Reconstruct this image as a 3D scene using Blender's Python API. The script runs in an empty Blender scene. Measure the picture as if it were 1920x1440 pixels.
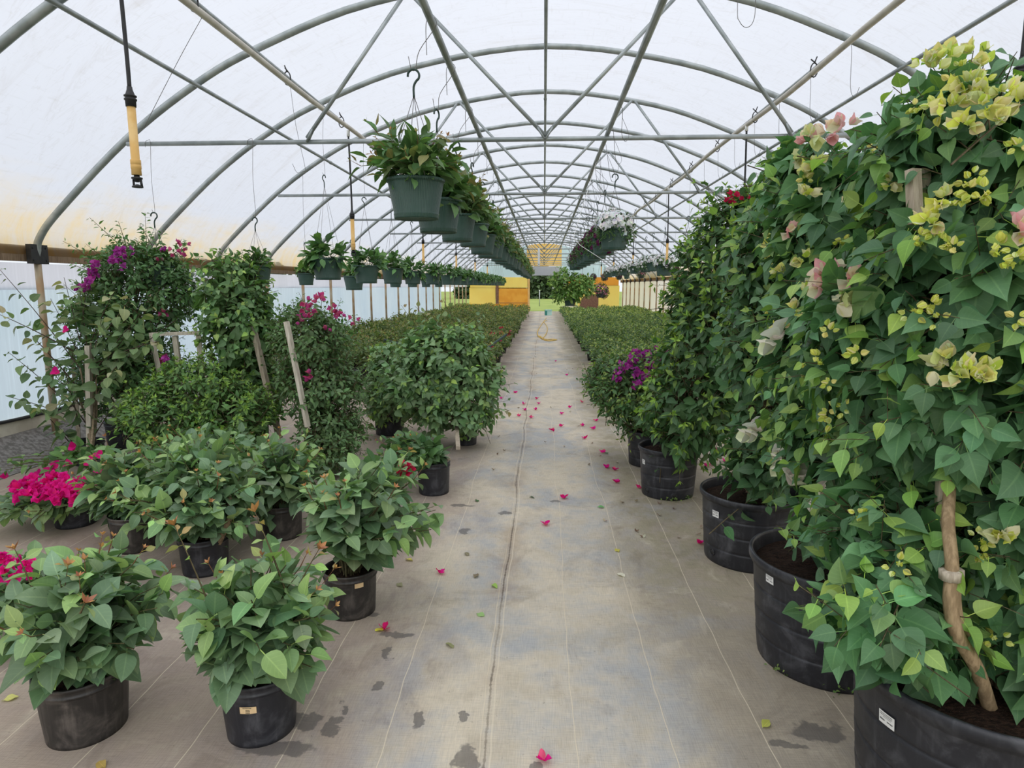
import bpy, math, random
import numpy as np
from mathutils import Vector, Matrix

PI = math.pi
scene = bpy.context.scene
COL = scene.collection
# ------------------------------------------------------------------ camera, sky, exposure
FPX, CAMZ = 1220.0, 1.5
PITCH, YAW = math.radians(8.531), math.radians(2.784)
cam_data = bpy.data.cameras.new('camera')
cam_data.sensor_width = 36.0
cam_data.lens = 36.0 * FPX / 1920.0
cam_data.clip_end = 500
cam = bpy.data.objects.new('camera', cam_data)
COL.objects.link(cam)
cam.location = (0, 0, CAMZ)
cam.rotation_euler = (PI / 2 - PITCH, 0, YAW)
scene.camera = cam

world = bpy.data.worlds.new('overcast_sky')
scene.world = world
world.use_nodes = True
wn = world.node_tree
wn.nodes.clear()
w_out = wn.nodes.new('ShaderNodeOutputWorld')
w_bg = wn.nodes.new('ShaderNodeBackground')
w_tc = wn.nodes.new('ShaderNodeTexCoord')
w_sep = wn.nodes.new('ShaderNodeSeparateXYZ')
w_ramp = wn.nodes.new('ShaderNodeValToRGB')
w_ramp.color_ramp.elements[0].position = 0.0
w_ramp.color_ramp.elements[0].color = (0.56, 0.59, 0.64, 1)
w_ramp.color_ramp.elements[1].position = 0.9
w_ramp.color_ramp.elements[1].color = (0.97, 0.98, 1.0, 1)
wn.links.new(w_tc.outputs['Generated'], w_sep.inputs[0])
wn.links.new(w_sep.outputs['Z'], w_ramp.inputs[0])
wn.links.new(w_ramp.outputs[0], w_bg.inputs[0])
w_bg.inputs[1].default_value = 1.25
wn.links.new(w_bg.outputs[0], w_out.inputs[0])

fill_sun_data = bpy.data.lights.new('overcast_fill', 'SUN')  # very wide soft lamp added to lift the interior; no sun is visible
fill_sun_data.energy = 1.7
fill_sun_data.angle = math.radians(100)
fill_sun_data.color = (1.0, 0.97, 0.92)
fill_sun = bpy.data.objects.new('overcast_fill', fill_sun_data)
COL.objects.link(fill_sun)
fill_sun.rotation_euler = (math.radians(32), math.radians(-6), 0)

scene.view_settings.view_transform = 'Standard'
scene.view_settings.look = 'None'
scene.view_settings.exposure = 0.38
scene.view_settings.gamma = 1.0
scene.view_settings.use_curve_mapping = False
cy = scene.cycles
cy.max_bounces = 7
cy.diffuse_bounces = 4
cy.glossy_bounces = 2
cy.transmission_bounces = 5
cy.transparent_max_bounces = 12
cy.use_denoising = True

_Fw = np.array([-math.sin(YAW) * math.cos(PITCH), math.cos(YAW) * math.cos(PITCH), -math.sin(PITCH)])
_R = np.array([math.cos(YAW), math.sin(YAW), 0.0])
_U = np.cross(_R, _Fw)
EYE = np.array([0, 0, CAMZ])


def ray(x, y):
    return _Fw + _R * (x - 960) / FPX - _U * (y - 720) / FPX


def at(x, y, Y):
    d = ray(x, y)
    return EYE + d * Y / d[1]


def gnd(x, y, z=0.0):
    d = ray(x, y)
    return EYE + d * (z - CAMZ) / d[2]


# ------------------------------------------------------------------ node helpers
def new_mat(name):
    m = bpy.data.materials.new(name)
    m.use_nodes = True
    m.node_tree.nodes.clear()
    out = m.node_tree.nodes.new('ShaderNodeOutputMaterial')
    return m, m.node_tree, out


def nd(nt, typ, props=None, **ins):
    n = nt.nodes.new(typ)
    for k, v in (props or {}).items():
        setattr(n, k, v)
    for k, v in ins.items():
        key = k.replace('_', ' ') if not k.startswith('i') or not k[1:].isdigit() else int(k[1:])
        sock = n.inputs[key]
        if isinstance(v, bpy.types.NodeSocket):
            nt.links.new(v, sock)
        else:
            if isinstance(v, (tuple, list)) and len(v) == 3 and sock.type == 'RGBA':
                v = (*v, 1)
            sock.default_value = v
    return n


def mth(nt, op, a, b=0.0, c=0.0, clamp=False):
    return nd(nt, 'ShaderNodeMath', {'operation': op, 'use_clamp': clamp}, i0=a, i1=b, i2=c).outputs[0]


def mixc(nt, f, a, b, mode='MIX'):
    n = nt.nodes.new('ShaderNodeMix')
    n.data_type = 'RGBA'
    n.blend_type = mode
    n.clamp_factor = True
    for s, v in ((n.inputs[0], f), (n.inputs[6], a), (n.inputs[7], b)):
        if isinstance(v, bpy.types.NodeSocket):
            nt.links.new(v, s)
        else:
            s.default_value = (*v, 1) if isinstance(v, (tuple, list)) and len(v) == 3 else v
    return n.outputs[2]


def sstep(nt, x, a, b):
    n = nd(nt, 'ShaderNodeMapRange', {'interpolation_type': 'SMOOTHSTEP'}, i0=x, i1=a, i2=b, i3=0.0, i4=1.0)
    return n.outputs[0]


def noise(nt, vec, scale, detail=3.0, rough=0.55, dist=0.0):
    return nd(nt, 'ShaderNodeTexNoise', None, Vector=vec, Scale=scale, Detail=detail, Roughness=rough, Distortion=dist).outputs[0]


def mapv(nt, vec, scale=(1, 1, 1), loc=(0, 0, 0)):
    return nd(nt, 'ShaderNodeMapping', None, Vector=vec, Scale=scale, Location=loc).outputs[0]


def bump(nt, h, strength=0.3, dist=0.01):
    return nd(nt, 'ShaderNodeBump', None, Height=h, Strength=strength, Distance=dist).outputs[0]


def principled(nt, out, col, rough=0.6, metal=0.0, spec=0.4, normal=None):
    p = nt.nodes.new('ShaderNodeBsdfPrincipled')
    for key, v in (('Base Color', col), ('Roughness', rough), ('Metallic', metal), ('Specular IOR Level', spec)):
        if isinstance(v, bpy.types.NodeSocket):
            nt.links.new(v, p.inputs[key])
        else:
            p.inputs[key].default_value = (*v, 1) if isinstance(v, (tuple, list)) else v
    if normal is not None:
        nt.links.new(normal, p.inputs['Normal'])
    if out is not None:
        nt.links.new(p.outputs[0], out.inputs[0])
    return p


def objc(nt):
    return nt.nodes.new('ShaderNodeTexCoord').outputs['Object']


# ------------------------------------------------------------------ materials
def simple(name, c1, c2=None, scale=8.0, rough=0.6, metal=0.0, spec=0.4, bmp=0.0, stretch=(1, 1, 1), lo=.35, hi=.65):
    m, nt, out = new_mat(name)
    v = mapv(nt, objc(nt), stretch)
    if c2 is None:
        c2 = tuple(x * 0.8 for x in c1)
    f = noise(nt, v, scale)
    c = mixc(nt, sstep(nt, f, lo, hi), c2, c1)
    nrm = bump(nt, noise(nt, v, scale * 4), bmp, 0.01) if bmp else None
    principled(nt, out, c, rough, metal, spec, nrm)
    return m


def make_leaf_mat(name, trans=0.28, rough=0.48, spec=0.42, veins=True):
    m, nt, out = new_mat(name)
    col = nd(nt, 'ShaderNodeAttribute', {'attribute_name': 'Col'}).outputs['Color']
    lf = nd(nt, 'ShaderNodeAttribute', {'attribute_name': 'lf'}).outputs['Vector']
    sp = nd(nt, 'ShaderNodeSeparateXYZ', None, i0=lf)
    u, v = sp.outputs[0], sp.outputs[1]
    av = mth(nt, 'ABSOLUTE', v)
    if veins:
        mid = mth(nt, 'SUBTRACT', 1.0, sstep(nt, av, 0.02, 0.10))
        side = mth(nt, 'SINE', mth(nt, 'MULTIPLY', mth(nt, 'SUBTRACT', u, mth(nt, 'MULTIPLY', av, 0.22)), 42.0))
        sidem = sstep(nt, side, 0.75, 1.0)
        hi = mixc(nt, 1.0, col, (1.5, 1.4, 1.3), 'MULTIPLY')
        hi = mixc(nt, 1.0, hi, (0.03, 0.035, 0.02), 'ADD')
        c = mixc(nt, mth(nt, 'MULTIPLY', mid, 0.55), col, hi)
        c = mixc(nt, mth(nt, 'MULTIPLY', sidem, 0.16), c, hi)
    else:
        c = col
    n1 = noise(nt, objc(nt), 35.0, 2)
    c = mixc(nt, mth(nt, 'MULTIPLY', sstep(nt, n1, .3, .8), .25), c, mixc(nt, 1.0, c, (.75, .8, .7), 'MULTIPLY'))
    back = nt.nodes.new('ShaderNodeNewGeometry').outputs['Backfacing']
    pale = mixc(nt, 1.0, mixc(nt, 1.0, c, (1.25, 1.2, 1.25), 'MULTIPLY'), (.012, .015, .008), 'ADD')
    c2 = mixc(nt, mth(nt, 'MULTIPLY', back, 0.8), c, pale)
    p = principled(nt, None, c2, rough, 0.0, spec)
    tr = nt.nodes.new('ShaderNodeBsdfTranslucent')
    nt.links.new(mixc(nt, 1.0, c, (1.5, 1.55, .85), 'MULTIPLY'), tr.inputs[0])
    mx = nt.nodes.new('ShaderNodeMixShader')
    mx.inputs[0].default_value = trans
    nt.links.new(p.outputs[0], mx.inputs[1])
    nt.links.new(tr.outputs[0], mx.inputs[2])
    nt.links.new(mx.outputs[0], out.inputs[0])
    return m


def make_petal_mat(name):
    m, nt, out = new_mat(name)
    col = nd(nt, 'ShaderNodeAttribute', {'attribute_name': 'Col'}).outputs['Color']
    lf = nd(nt, 'ShaderNodeAttribute', {'attribute_name': 'lf'}).outputs['Vector']
    sp = nd(nt, 'ShaderNodeSeparateXYZ', None, i0=lf)
    side = mth(nt, 'SINE', mth(nt, 'MULTIPLY', mth(nt, 'ABSOLUTE', sp.outputs[1]), 14.0))
    c = mixc(nt, mth(nt, 'MULTIPLY', sstep(nt, side, .6, 1), .18), col, mixc(nt, 1.0, col, (.8, .75, .7), 'MULTIPLY'))
    p = principled(nt, None, c, 0.6, 0, 0.2)
    tr = nt.nodes.new('ShaderNodeBsdfTranslucent')
    nt.links.new(c, tr.inputs[0])
    mx = nt.nodes.new('ShaderNodeMixShader')
    mx.inputs[0].default_value = 0.4
    nt.links.new(p.outputs[0], mx.inputs[1])
    nt.links.new(tr.outputs[0], mx.inputs[2])
    nt.links.new(mx.outputs[0], out.inputs[0])
    return m


def make_stem_mat():
    m, nt, out = new_mat('plant_stem')
    col = nd(nt, 'ShaderNodeAttribute', {'attribute_name': 'Col'}).outputs['Color']
    n1 = noise(nt, mapv(nt, objc(nt), (1, 1, .25)), 90, 3)
    c = mixc(nt, sstep(nt, n1, .35, .7), mixc(nt, 1.0, col, (.6, .58, .55), 'MULTIPLY'), col)
    principled(nt, out, c, .75, 0, .2, bump(nt, n1, .5, .004))
    return m


def make_pot_mat(name, base, dust, amount=0.5, rings=False):
    m, nt, out = new_mat(name)
    o = objc(nt)
    n1 = noise(nt, o, 9, 5, .65, .6)
    n2 = noise(nt, mapv(nt, o, (30, 30, 3)), 1.5, 3)
    n3 = noise(nt, o, 120, 2)
    f = mth(nt, 'MULTIPLY', sstep(nt, n1, .48, .72), amount)
    f = mth(nt, 'ADD', f, mth(nt, 'MULTIPLY', sstep(nt, n2, .5, .85), amount * .7))
    f = mth(nt, 'ADD', f, mth(nt, 'MULTIPLY', sstep(nt, n3, .66, .75), .12), 0, True)
    c = mixc(nt, f, base, dust)
    principled(nt, out, c, .42, 0, .45, bump(nt, n1, .15, .01))
    return m


def make_basket_mat():
    m, nt, out = new_mat('green_basket_plastic')
    o = objc(nt)
    s = nd(nt, 'ShaderNodeSeparateXYZ', None, i0=o)
    ang = mth(nt, 'ARCTAN2', s.outputs[1], s.outputs[0])
    rib = mth(nt, 'SINE', mth(nt, 'MULTIPLY', ang, 96.0))
    n1 = noise(nt, o, 14, 4)
    c = mixc(nt, mth(nt, 'MULTIPLY', sstep(nt, n1, .4, .75), .35), (.026, .07, .052), (.06, .1, .085))
    principled(nt, out, c, .38, 0, .5, bump(nt, rib, .35, .004))
    return m


def make_soil_mat():
    m, nt, out = new_mat('bark_soil')
    o = objc(nt)
    n1 = noise(nt, mapv(nt, o, (1, 2.2, 1)), 60, 5, .7, .4)
    n2 = noise(nt, o, 14, 3)
    vor = nd(nt, 'ShaderNodeTexVoronoi', None, Vector=o, Scale=130.0).outputs[0]
    c = mixc(nt, sstep(nt, n1, .35, .72), (.012, .008, .006), (.075, .042, .028))
    c = mixc(nt, mth(nt, 'MULTIPLY', sstep(nt, n2, .5, .75), .5), c, (.05, .03, .02))
    c = mixc(nt, mth(nt, 'SUBTRACT', 1, sstep(nt, vor, .04, .1)), c, (.3, .25, .2))
    principled(nt, out, c, .9, 0, .15, bump(nt, n1, 1.0, .02))
    return m


def make_wood_mat(name, c1, c2):
    m, nt, out = new_mat(name)
    v = mapv(nt, objc(nt), (18, 18, 1.6))
    n1 = noise(nt, v, 3.0, 5, .65, .5)
    n2 = noise(nt, objc(nt), 5, 3)
    c = mixc(nt, sstep(nt, n1, .3, .7), c2, c1)
    c = mixc(nt, mth(nt, 'MULTIPLY', sstep(nt, n2, .5, .8), .35), c, tuple(x * .6 for x in c2))
    principled(nt, out, c, .8, 0, .2, bump(nt, n1, .5, .004))
    return m


def make_film_mat(name, clear, translucent, tint, stain=None, streak=.12, kind='roof'):
    """greenhouse plastic: part clear, part scattering; real dirt streaks and yellowing in the sheet itself"""
    m, nt, out = new_mat(name)
    o = objc(nt)
    s = nd(nt, 'ShaderNodeSeparateXYZ', None, i0=o)
    X, Y, Z = s.outputs
    if kind == 'roof':
        ax = mth(nt, 'ABSOLUTE', X)
        v = nd(nt, 'ShaderNodeCombineXYZ', None, i0=mth(nt, 'MULTIPLY', Z, .35), i1=mth(nt, 'ADD', Y, mth(nt, 'MULTIPLY', Z, .5)), i2=mth(nt, 'MULTIPLY', X, .12)).outputs[0]
        n1 = noise(nt, v, 5.0, 6, .72, .8)
        n2 = noise(nt, mapv(nt, o, (3, .8, 3)), 1.6, 4, .6, .5)
        n3 = noise(nt, mapv(nt, o, (30, 4, 30)), 1.0, 3, .6)
        dirt = mth(nt, 'ADD', mth(nt, 'MULTIPLY', sstep(nt, n1, .5, .78), streak), mth(nt, 'MULTIPLY', sstep(nt, n3, .55, .75), streak * .6))
        low = mth(nt, 'SUBTRACT', 1.0, sstep(nt, mth(nt, 'ADD', Z, mth(nt, 'MULTIPLY', mth(nt, 'SUBTRACT', n2, .5), .7)), 1.72, 2.5))
        right = sstep(nt, X, -1, 3)
        amt = mth(nt, 'ADD', .85, mth(nt, 'MULTIPLY', right, .5), 0, True)
        st = mth(nt, 'MULTIPLY', low, amt)
        wr = noise(nt, mapv(nt, o, (.6, 2.5, .6)), 2.2, 4, .6, 1.2)
        wrm = mth(nt, 'MULTIPLY', sstep(nt, mth(nt, 'ABSOLUTE', mth(nt, 'SUBTRACT', wr, .5)), .02, 0.0), streak * .5)
        c = mixc(nt, mth(nt, 'ADD', dirt, wrm, 0, True), tint, (.52, .5, .49))
        c = mixc(nt, mth(nt, 'MULTIPLY', st, mth(nt, 'ADD', .55, mth(nt, 'MULTIPLY', sstep(nt, n1, .35, .65), .45))), c, stain)
    else:
        n1 = noise(nt, mapv(nt, o, (1, 26, .6)), 1.5, 4, .65)
        n2 = noise(nt, o, .55, 3, .5)
        c = mixc(nt, mth(nt, 'MULTIPLY', sstep(nt, n1, .45, .7), streak), tint, tuple(min(1.0, x * 1.25) for x in tint))
        c = mixc(nt, mth(nt, 'MULTIPLY', sstep(nt, n2, .35, .7), .55), c, stain)
    tr = nd(nt, 'ShaderNodeBsdfTransparent', None, Color=c)
    tl = nd(nt, 'ShaderNodeBsdfTranslucent', None, Color=c)
    df = nd(nt, 'ShaderNodeBsdfDiffuse', None, Color=c)
    a = nt.nodes.new('ShaderNodeMixShader')
    a.inputs[0].default_value = 1 - translucent
    nt.links.new(tl.outputs[0], a.inputs[1])
    nt.links.new(df.outputs[0], a.inputs[2])
    b = nt.nodes.new('ShaderNodeMixShader')
    b.inputs[0].default_value = 1 - clear
    nt.links.new(tr.outputs[0], b.inputs[1])
    nt.links.new(a.outputs[0], b.inputs[2])
    nt.links.new(b.outputs[0], out.inputs[0])
    return m


def make_floor_mat():
    m, nt, out = new_mat('woven_ground_cover')
    o = objc(nt)
    s = nd(nt, 'ShaderNodeSeparateXYZ', None, i0=o)
    X, Y = s.outputs[0], s.outputs[1]
    big = noise(nt, mapv(nt, o, (1, .7, 1)), 1.3, 5, .6, .6)
    big2 = noise(nt, mapv(nt, o, (1, .6, 1), (7, 3, 0)), 2.1, 5, .6, .5)
    med = noise(nt, o, 7, 5, .65)
    fine = noise(nt, o, 60, 3, .6)
    th1 = noise(nt, mapv(nt, o, (260, 14, 1)), 1.0, 2)
    th2 = noise(nt, mapv(nt, o, (14, 260, 1)), 1.0, 2)
    beige, grey, brown = (.66, .58, .45), (.43, .43, .42), (.36, .285, .23)
    c = mixc(nt, sstep(nt, mth(nt, 'ADD', big, mth(nt, 'MULTIPLY', mth(nt, 'SUBTRACT', med, .5), .45)), .34, .62), grey, beige)
    # worn pale aisle in the middle, dirtier at both sides
    ax = mth(nt, 'ABSOLUTE', mth(nt, 'ADD', mth(nt, 'ADD', X, .03), mth(nt, 'MULTIPLY', mth(nt, 'SUBTRACT', big2, .5), .9)))
    side = sstep(nt, ax, .30, .78)
    c = mixc(nt, mth(nt, 'MULTIPLY', side, .85), c, mixc(nt, sstep(nt, X, -.2, .4), brown, (.335, .285, .215)))
    c = mixc(nt, mth(nt, 'MULTIPLY', sstep(nt, big2, .52, .72), .45), c, (.5, .44, .33))
    c = mixc(nt, mth(nt, 'MULTIPLY', mth(nt, 'SUBTRACT', 1, sstep(nt, big2, .28, .46)), .35), c, (.34, .345, .36))
    # algae along the right-hand pots
    alg = mth(nt, 'MULTIPLY', mth(nt, 'MULTIPLY', sstep(nt, X, .35, .7), mth(nt, 'SUBTRACT', 1, sstep(nt, X, .9, 1.3))), sstep(nt, med, .38, .7))
    alg = mth(nt, 'MULTIPLY', alg, sstep(nt, Y, 2.4, 3.6))
    c = mixc(nt, mth(nt, 'MULTIPLY', alg, .7), c, (.22, .215, .11))
    c = mixc(nt, mth(nt, 'MULTIPLY', sstep(nt, med, .45, .7), .45), c, tuple(x * .62 for x in beige))
    blot = noise(nt, mapv(nt, o, (1, .8, 1), (31, 5, 0)), 3.2, 6, .7, .8)
    c = mixc(nt, mth(nt, 'MULTIPLY', sstep(nt, blot, .52, .68), .5), c, mixc(nt, 1.0, c, (.62, .6, .6), 'MULTIPLY'))
    c = mixc(nt, mth(nt, 'MULTIPLY', mth(nt, 'SUBTRACT', 1, sstep(nt, blot, .32, .46)), .3), c, (.68, .6, .47))
    # weave
    w = mth(nt, 'ADD', mth(nt, 'MULTIPLY', sstep(nt, th1, .35, .7), .5), mth(nt, 'MULTIPLY', sstep(nt, th2, .35, .7), .5))
    c = mixc(nt, mth(nt, 'MULTIPLY', w, .5), c, mixc(nt, 1.0, c, (.56, .58, .62), 'MULTIPLY'))
    c = mixc(nt, mth(nt, 'MULTIPLY', sstep(nt, fine, .64, .74), .4), c, (.13, .11, .09))
    # wandering x for the marker yarns and the seam
    wob = noise(nt, nd(nt, 'ShaderNodeCombineXYZ', None, i0=3.0, i1=Y, i2=0.0).outputs[0], .9, 3)
    xs = mth(nt, 'ADD', X, mth(nt, 'MULTIPLY', mth(nt, 'SUBTRACT', wob, .5), .10))
    k = mth(nt, 'ABSOLUTE', mth(nt, 'SUBTRACT', mth(nt, 'FRACT', mth(nt, 'DIVIDE', mth(nt, 'ADD', xs, 20.088), .318)), .5))
    yarn = mth(nt, 'SUBTRACT', 1, sstep(nt, k, .004, .0075))
    c = mixc(nt, mth(nt, 'MULTIPLY', yarn, .75), c, (.66, .58, .44))
    sx = mth(nt, 'ABSOLUTE', mth(nt, 'ADD', xs, mth(nt, 'MULTIPLY', mth(nt, 'SUBTRACT', wob, .5), .05)))
    sx = mth(nt, 'ABSOLUTE', mth(nt, 'SUBTRACT', mth(nt, 'ADD', xs, .195), 0))
    dirtn = noise(nt, mapv(nt, o, (1, .8, 1), (2, 9, 0)), 2.3, 4, .6)
    halo = mth(nt, 'MULTIPLY', mth(nt, 'SUBTRACT', 1, sstep(nt, sx, .0, .12)), sstep(nt, dirtn, .42, .7))
    c = mixc(nt, mth(nt, 'MULTIPLY', halo, .6), c, (.33, .24, .16))
    seam = mth(nt, 'SUBTRACT', 1, sstep(nt, mth(nt, 'ADD', sx, mth(nt, 'MULTIPLY', mth(nt, 'SUBTRACT', fine, .5), .012)), .0015, .006))
    c = mixc(nt, mth(nt, 'MULTIPLY', seam, mth(nt, 'ADD', .4, mth(nt, 'MULTIPLY', sstep(nt, dirtn, .4, .6), .4))), c, (.12, .095, .075))
    hem = mth(nt, 'SUBTRACT', 1, sstep(nt, mth(nt, 'ABSOLUTE', mth(nt, 'SUBTRACT', mth(nt, 'ADD', xs, .195), .018)), .002, .004))
    c = mixc(nt, mth(nt, 'MULTIPLY', hem, .5), c, (.7, .62, .48))
    # wet marks and spills with their own outlines
    nz = nd(nt, 'ShaderNodeTexNoise', None, Vector=o, Scale=9.0, Detail=4.0, Roughness=.6).outputs['Color']
    off = nd(nt, 'ShaderNodeVectorMath', {'operation': 'MULTIPLY_ADD'}, i0=nz, i1=(.14, .14, 0), i2=(-.07, -.07, 0)).outputs[0]
    pos = nd(nt, 'ShaderNodeVectorMath', {'operation': 'ADD'}, i0=o, i1=off).outputs[0]
    wet = None
    for (bx, by, rx, ry) in WET:
        d = nd(nt, 'ShaderNodeVectorMath', {'operation': 'MULTIPLY'}, i0=nd(nt, 'ShaderNodeVectorMath', {'operation': 'SUBTRACT'}, i0=pos, i1=(bx, by, 0)).outputs[0], i1=(1 / rx, 1 / ry, 0)).outputs[0]
        ln = nd(nt, 'ShaderNodeVectorMath', {'operation': 'LENGTH'}, i0=d).outputs['Value']
        w1 = mth(nt, 'SUBTRACT', 1, sstep(nt, ln, .78, 1.0))
        wet = w1 if wet is None else mth(nt, 'MAXIMUM', wet, w1)
    c = mixc(nt, mth(nt, 'MULTIPLY', wet, .66), c, (.085, .08, .078))
    rough = mth(nt, 'SUBTRACT', .85, mth(nt, 'MULTIPLY', wet, .25))
    h = mth(nt, 'ADD', mth(nt, 'MULTIPLY', w, .4), mth(nt, 'ADD', mth(nt, 'MULTIPLY', med, 1.0), mth(nt, 'MULTIPLY', yarn, .6)))
    principled(nt, out, c, rough, 0, .18, bump(nt, h, .22, .012))
    return m


WET = [tuple(gnd(x, y)[:2]) + r for (x, y, r) in (
    (742, 1190, (.085, .028)), (728, 1225, (.02, .05)), (712, 1282, (.024, .03)), (785, 1345, (.028, .05)), (862, 1345, (.022, .03)),
    (875, 1420, (.045, .06)), (870, 995, (.05, .05)), (868, 948, (.10, .03)), (1040, 940, (.05, .03)), (520, 1400, (.16, .045)),
    (640, 1330, (.02, .03)), (1000, 1435, (.03, .03)), (570, 1350, (.06, .04)), (1530, 1370, (.10, .05)), (1480, 1400, (.07, .03)), (625, 1360, (.03, .05)),
    (700, 1150, (.05, .025)), (950, 962, (.04, .03)))]

M_FLOOR = make_floor_mat()
M_LEAF = make_leaf_mat('leaf')
M_LEAFS = make_leaf_mat('small_leaf', .3, .5, .25, False)
M_PETAL = make_petal_mat('bract')
M_STEM = make_stem_mat()
M_POT = make_pot_mat('black_nursery_plastic', (.018, .019, .0245), (.115, .118, .13), .5)
M_POTW = make_pot_mat('weathered_black_plastic', (.026, .024, .0225), (.15, .13, .115), .6)
M_BASKET = make_basket_mat()
M_SOIL = make_soil_mat()
M_METAL = simple('galvanised_steel', (.42, .45, .45), (.28, .31, .31), 6, .42, .45, .5, .05)
M_POST = simple('rusty_post_steel', (.42, .36, .26), (.36, .22, .11), 3.5, .6, .25, .4, .1)
M_PVC = simple('white_pvc', (.62, .58, .5), (.5, .46, .39), 5, .45)
M_BLACK = simple('black_rubber', (.02, .02, .021), (.03, .03, .03), 20, .5)
M_YELLOW = simple('yellow_plastic', (.78, .53, .22), (.70, .42, .13), 9, .55)
M_WIRE = simple('wire', (.22, .21, .2), (.14, .13, .12), 20, .5, .5)
M_HOOK = simple('dark_green_plastic', (.02, .045, .035), (.03, .06, .05), 10, .4)
M_PLANK = make_wood_mat('weathered_plank', (.30, .22, .15), (.17, .115, .075))
M_STAKE = make_wood_mat('grey_stake_wood', (.55, .47, .37), (.33, .27, .20))
M_CREAM = simple('cream_board', (.86, .81, .68), (.68, .62, .5), 6, .7)
M_GRAVEL = simple('grey_gravel', (.30, .29, .28), (.16, .15, .145), 30, .95, 0, .1, .6)
M_PALE = make_wood_mat('bleached_wood', (.70, .64, .54), (.46, .41, .33))
M_BOUNCE = simple('grey_bounce_ground', (.50, .51, .54), (.40, .41, .44), 20, .95, 0, .1)  # neutral grey for the added ground that bounces light onto the side walls
M_WHITE = simple('white_plastic', (.8, .8, .78), (.72, .72, .7), 10, .5)
M_LABEL = simple('paper_label', (.82, .82, .8), (.76, .76, .74), 20, .6)
M_LABELY = simple('yellowed_label', (.78, .58, .33), (.7, .5, .27), 20, .6)
M_INK = simple('black_ink', (.02, .02, .02), (.03, .03, .03), 20, .6)
M_ORANGE = simple('orange_panel', (.85, .42, .05), (.78, .34, .03), 2, .5)
M_TEAL = simple('teal_plastic', (.03, .28, .24), (.02, .22, .19), 5, .45)
M_MINT = simple('mint_plastic', (.5, .75, .7), (.42, .68, .63), 5, .5)
M_BROWN = simple('brown_board', (.24, .13, .085), (.15, .08, .055), 18, .85)
M_HOSE = simple('yellow_hose', (.72, .5, .1), (.6, .38, .07), 8, .5)
M_GRASS = simple('lawn_grass', (.235, .285, .085), (.17, .225, .06), .6, .95, 0, .1)
M_BARK = make_wood_mat('bark', (.30, .22, .14), (.16, .11, .07))
M_ROOF = make_film_mat('roof_film', .60, .74, (.655, .672, .715), (.80, .57, .19), .42)
M_CURT = make_film_mat('left_curtain_film', .03, .8, (.53, .61, .65), (.42, .53, .62), .6, 'wall')
M_CURTR = make_film_mat('right_curtain_film', .03, .8, (.74, .69, .60), (.70, .60, .42), .3, 'wall')
M_WFILM = make_film_mat('white_film', .06, .75, (.64, .64, .68), (.55, .56, .62), .3, 'wall')
M_YFILM = make_film_mat('yellowed_film', .03, .8, (.92, .80, .40), (.90, .72, .30), .3, 'wall')
M_OFILM = make_film_mat('orange_fibreglass', .03, .85, (.86, .55, .20), (.80, .47, .14), .25, 'wall')
M_BLUE = make_film_mat('blue_corrugated_plastic', .08, .8, (.60, .72, .80), (.52, .66, .78), .4, 'wall')


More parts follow.
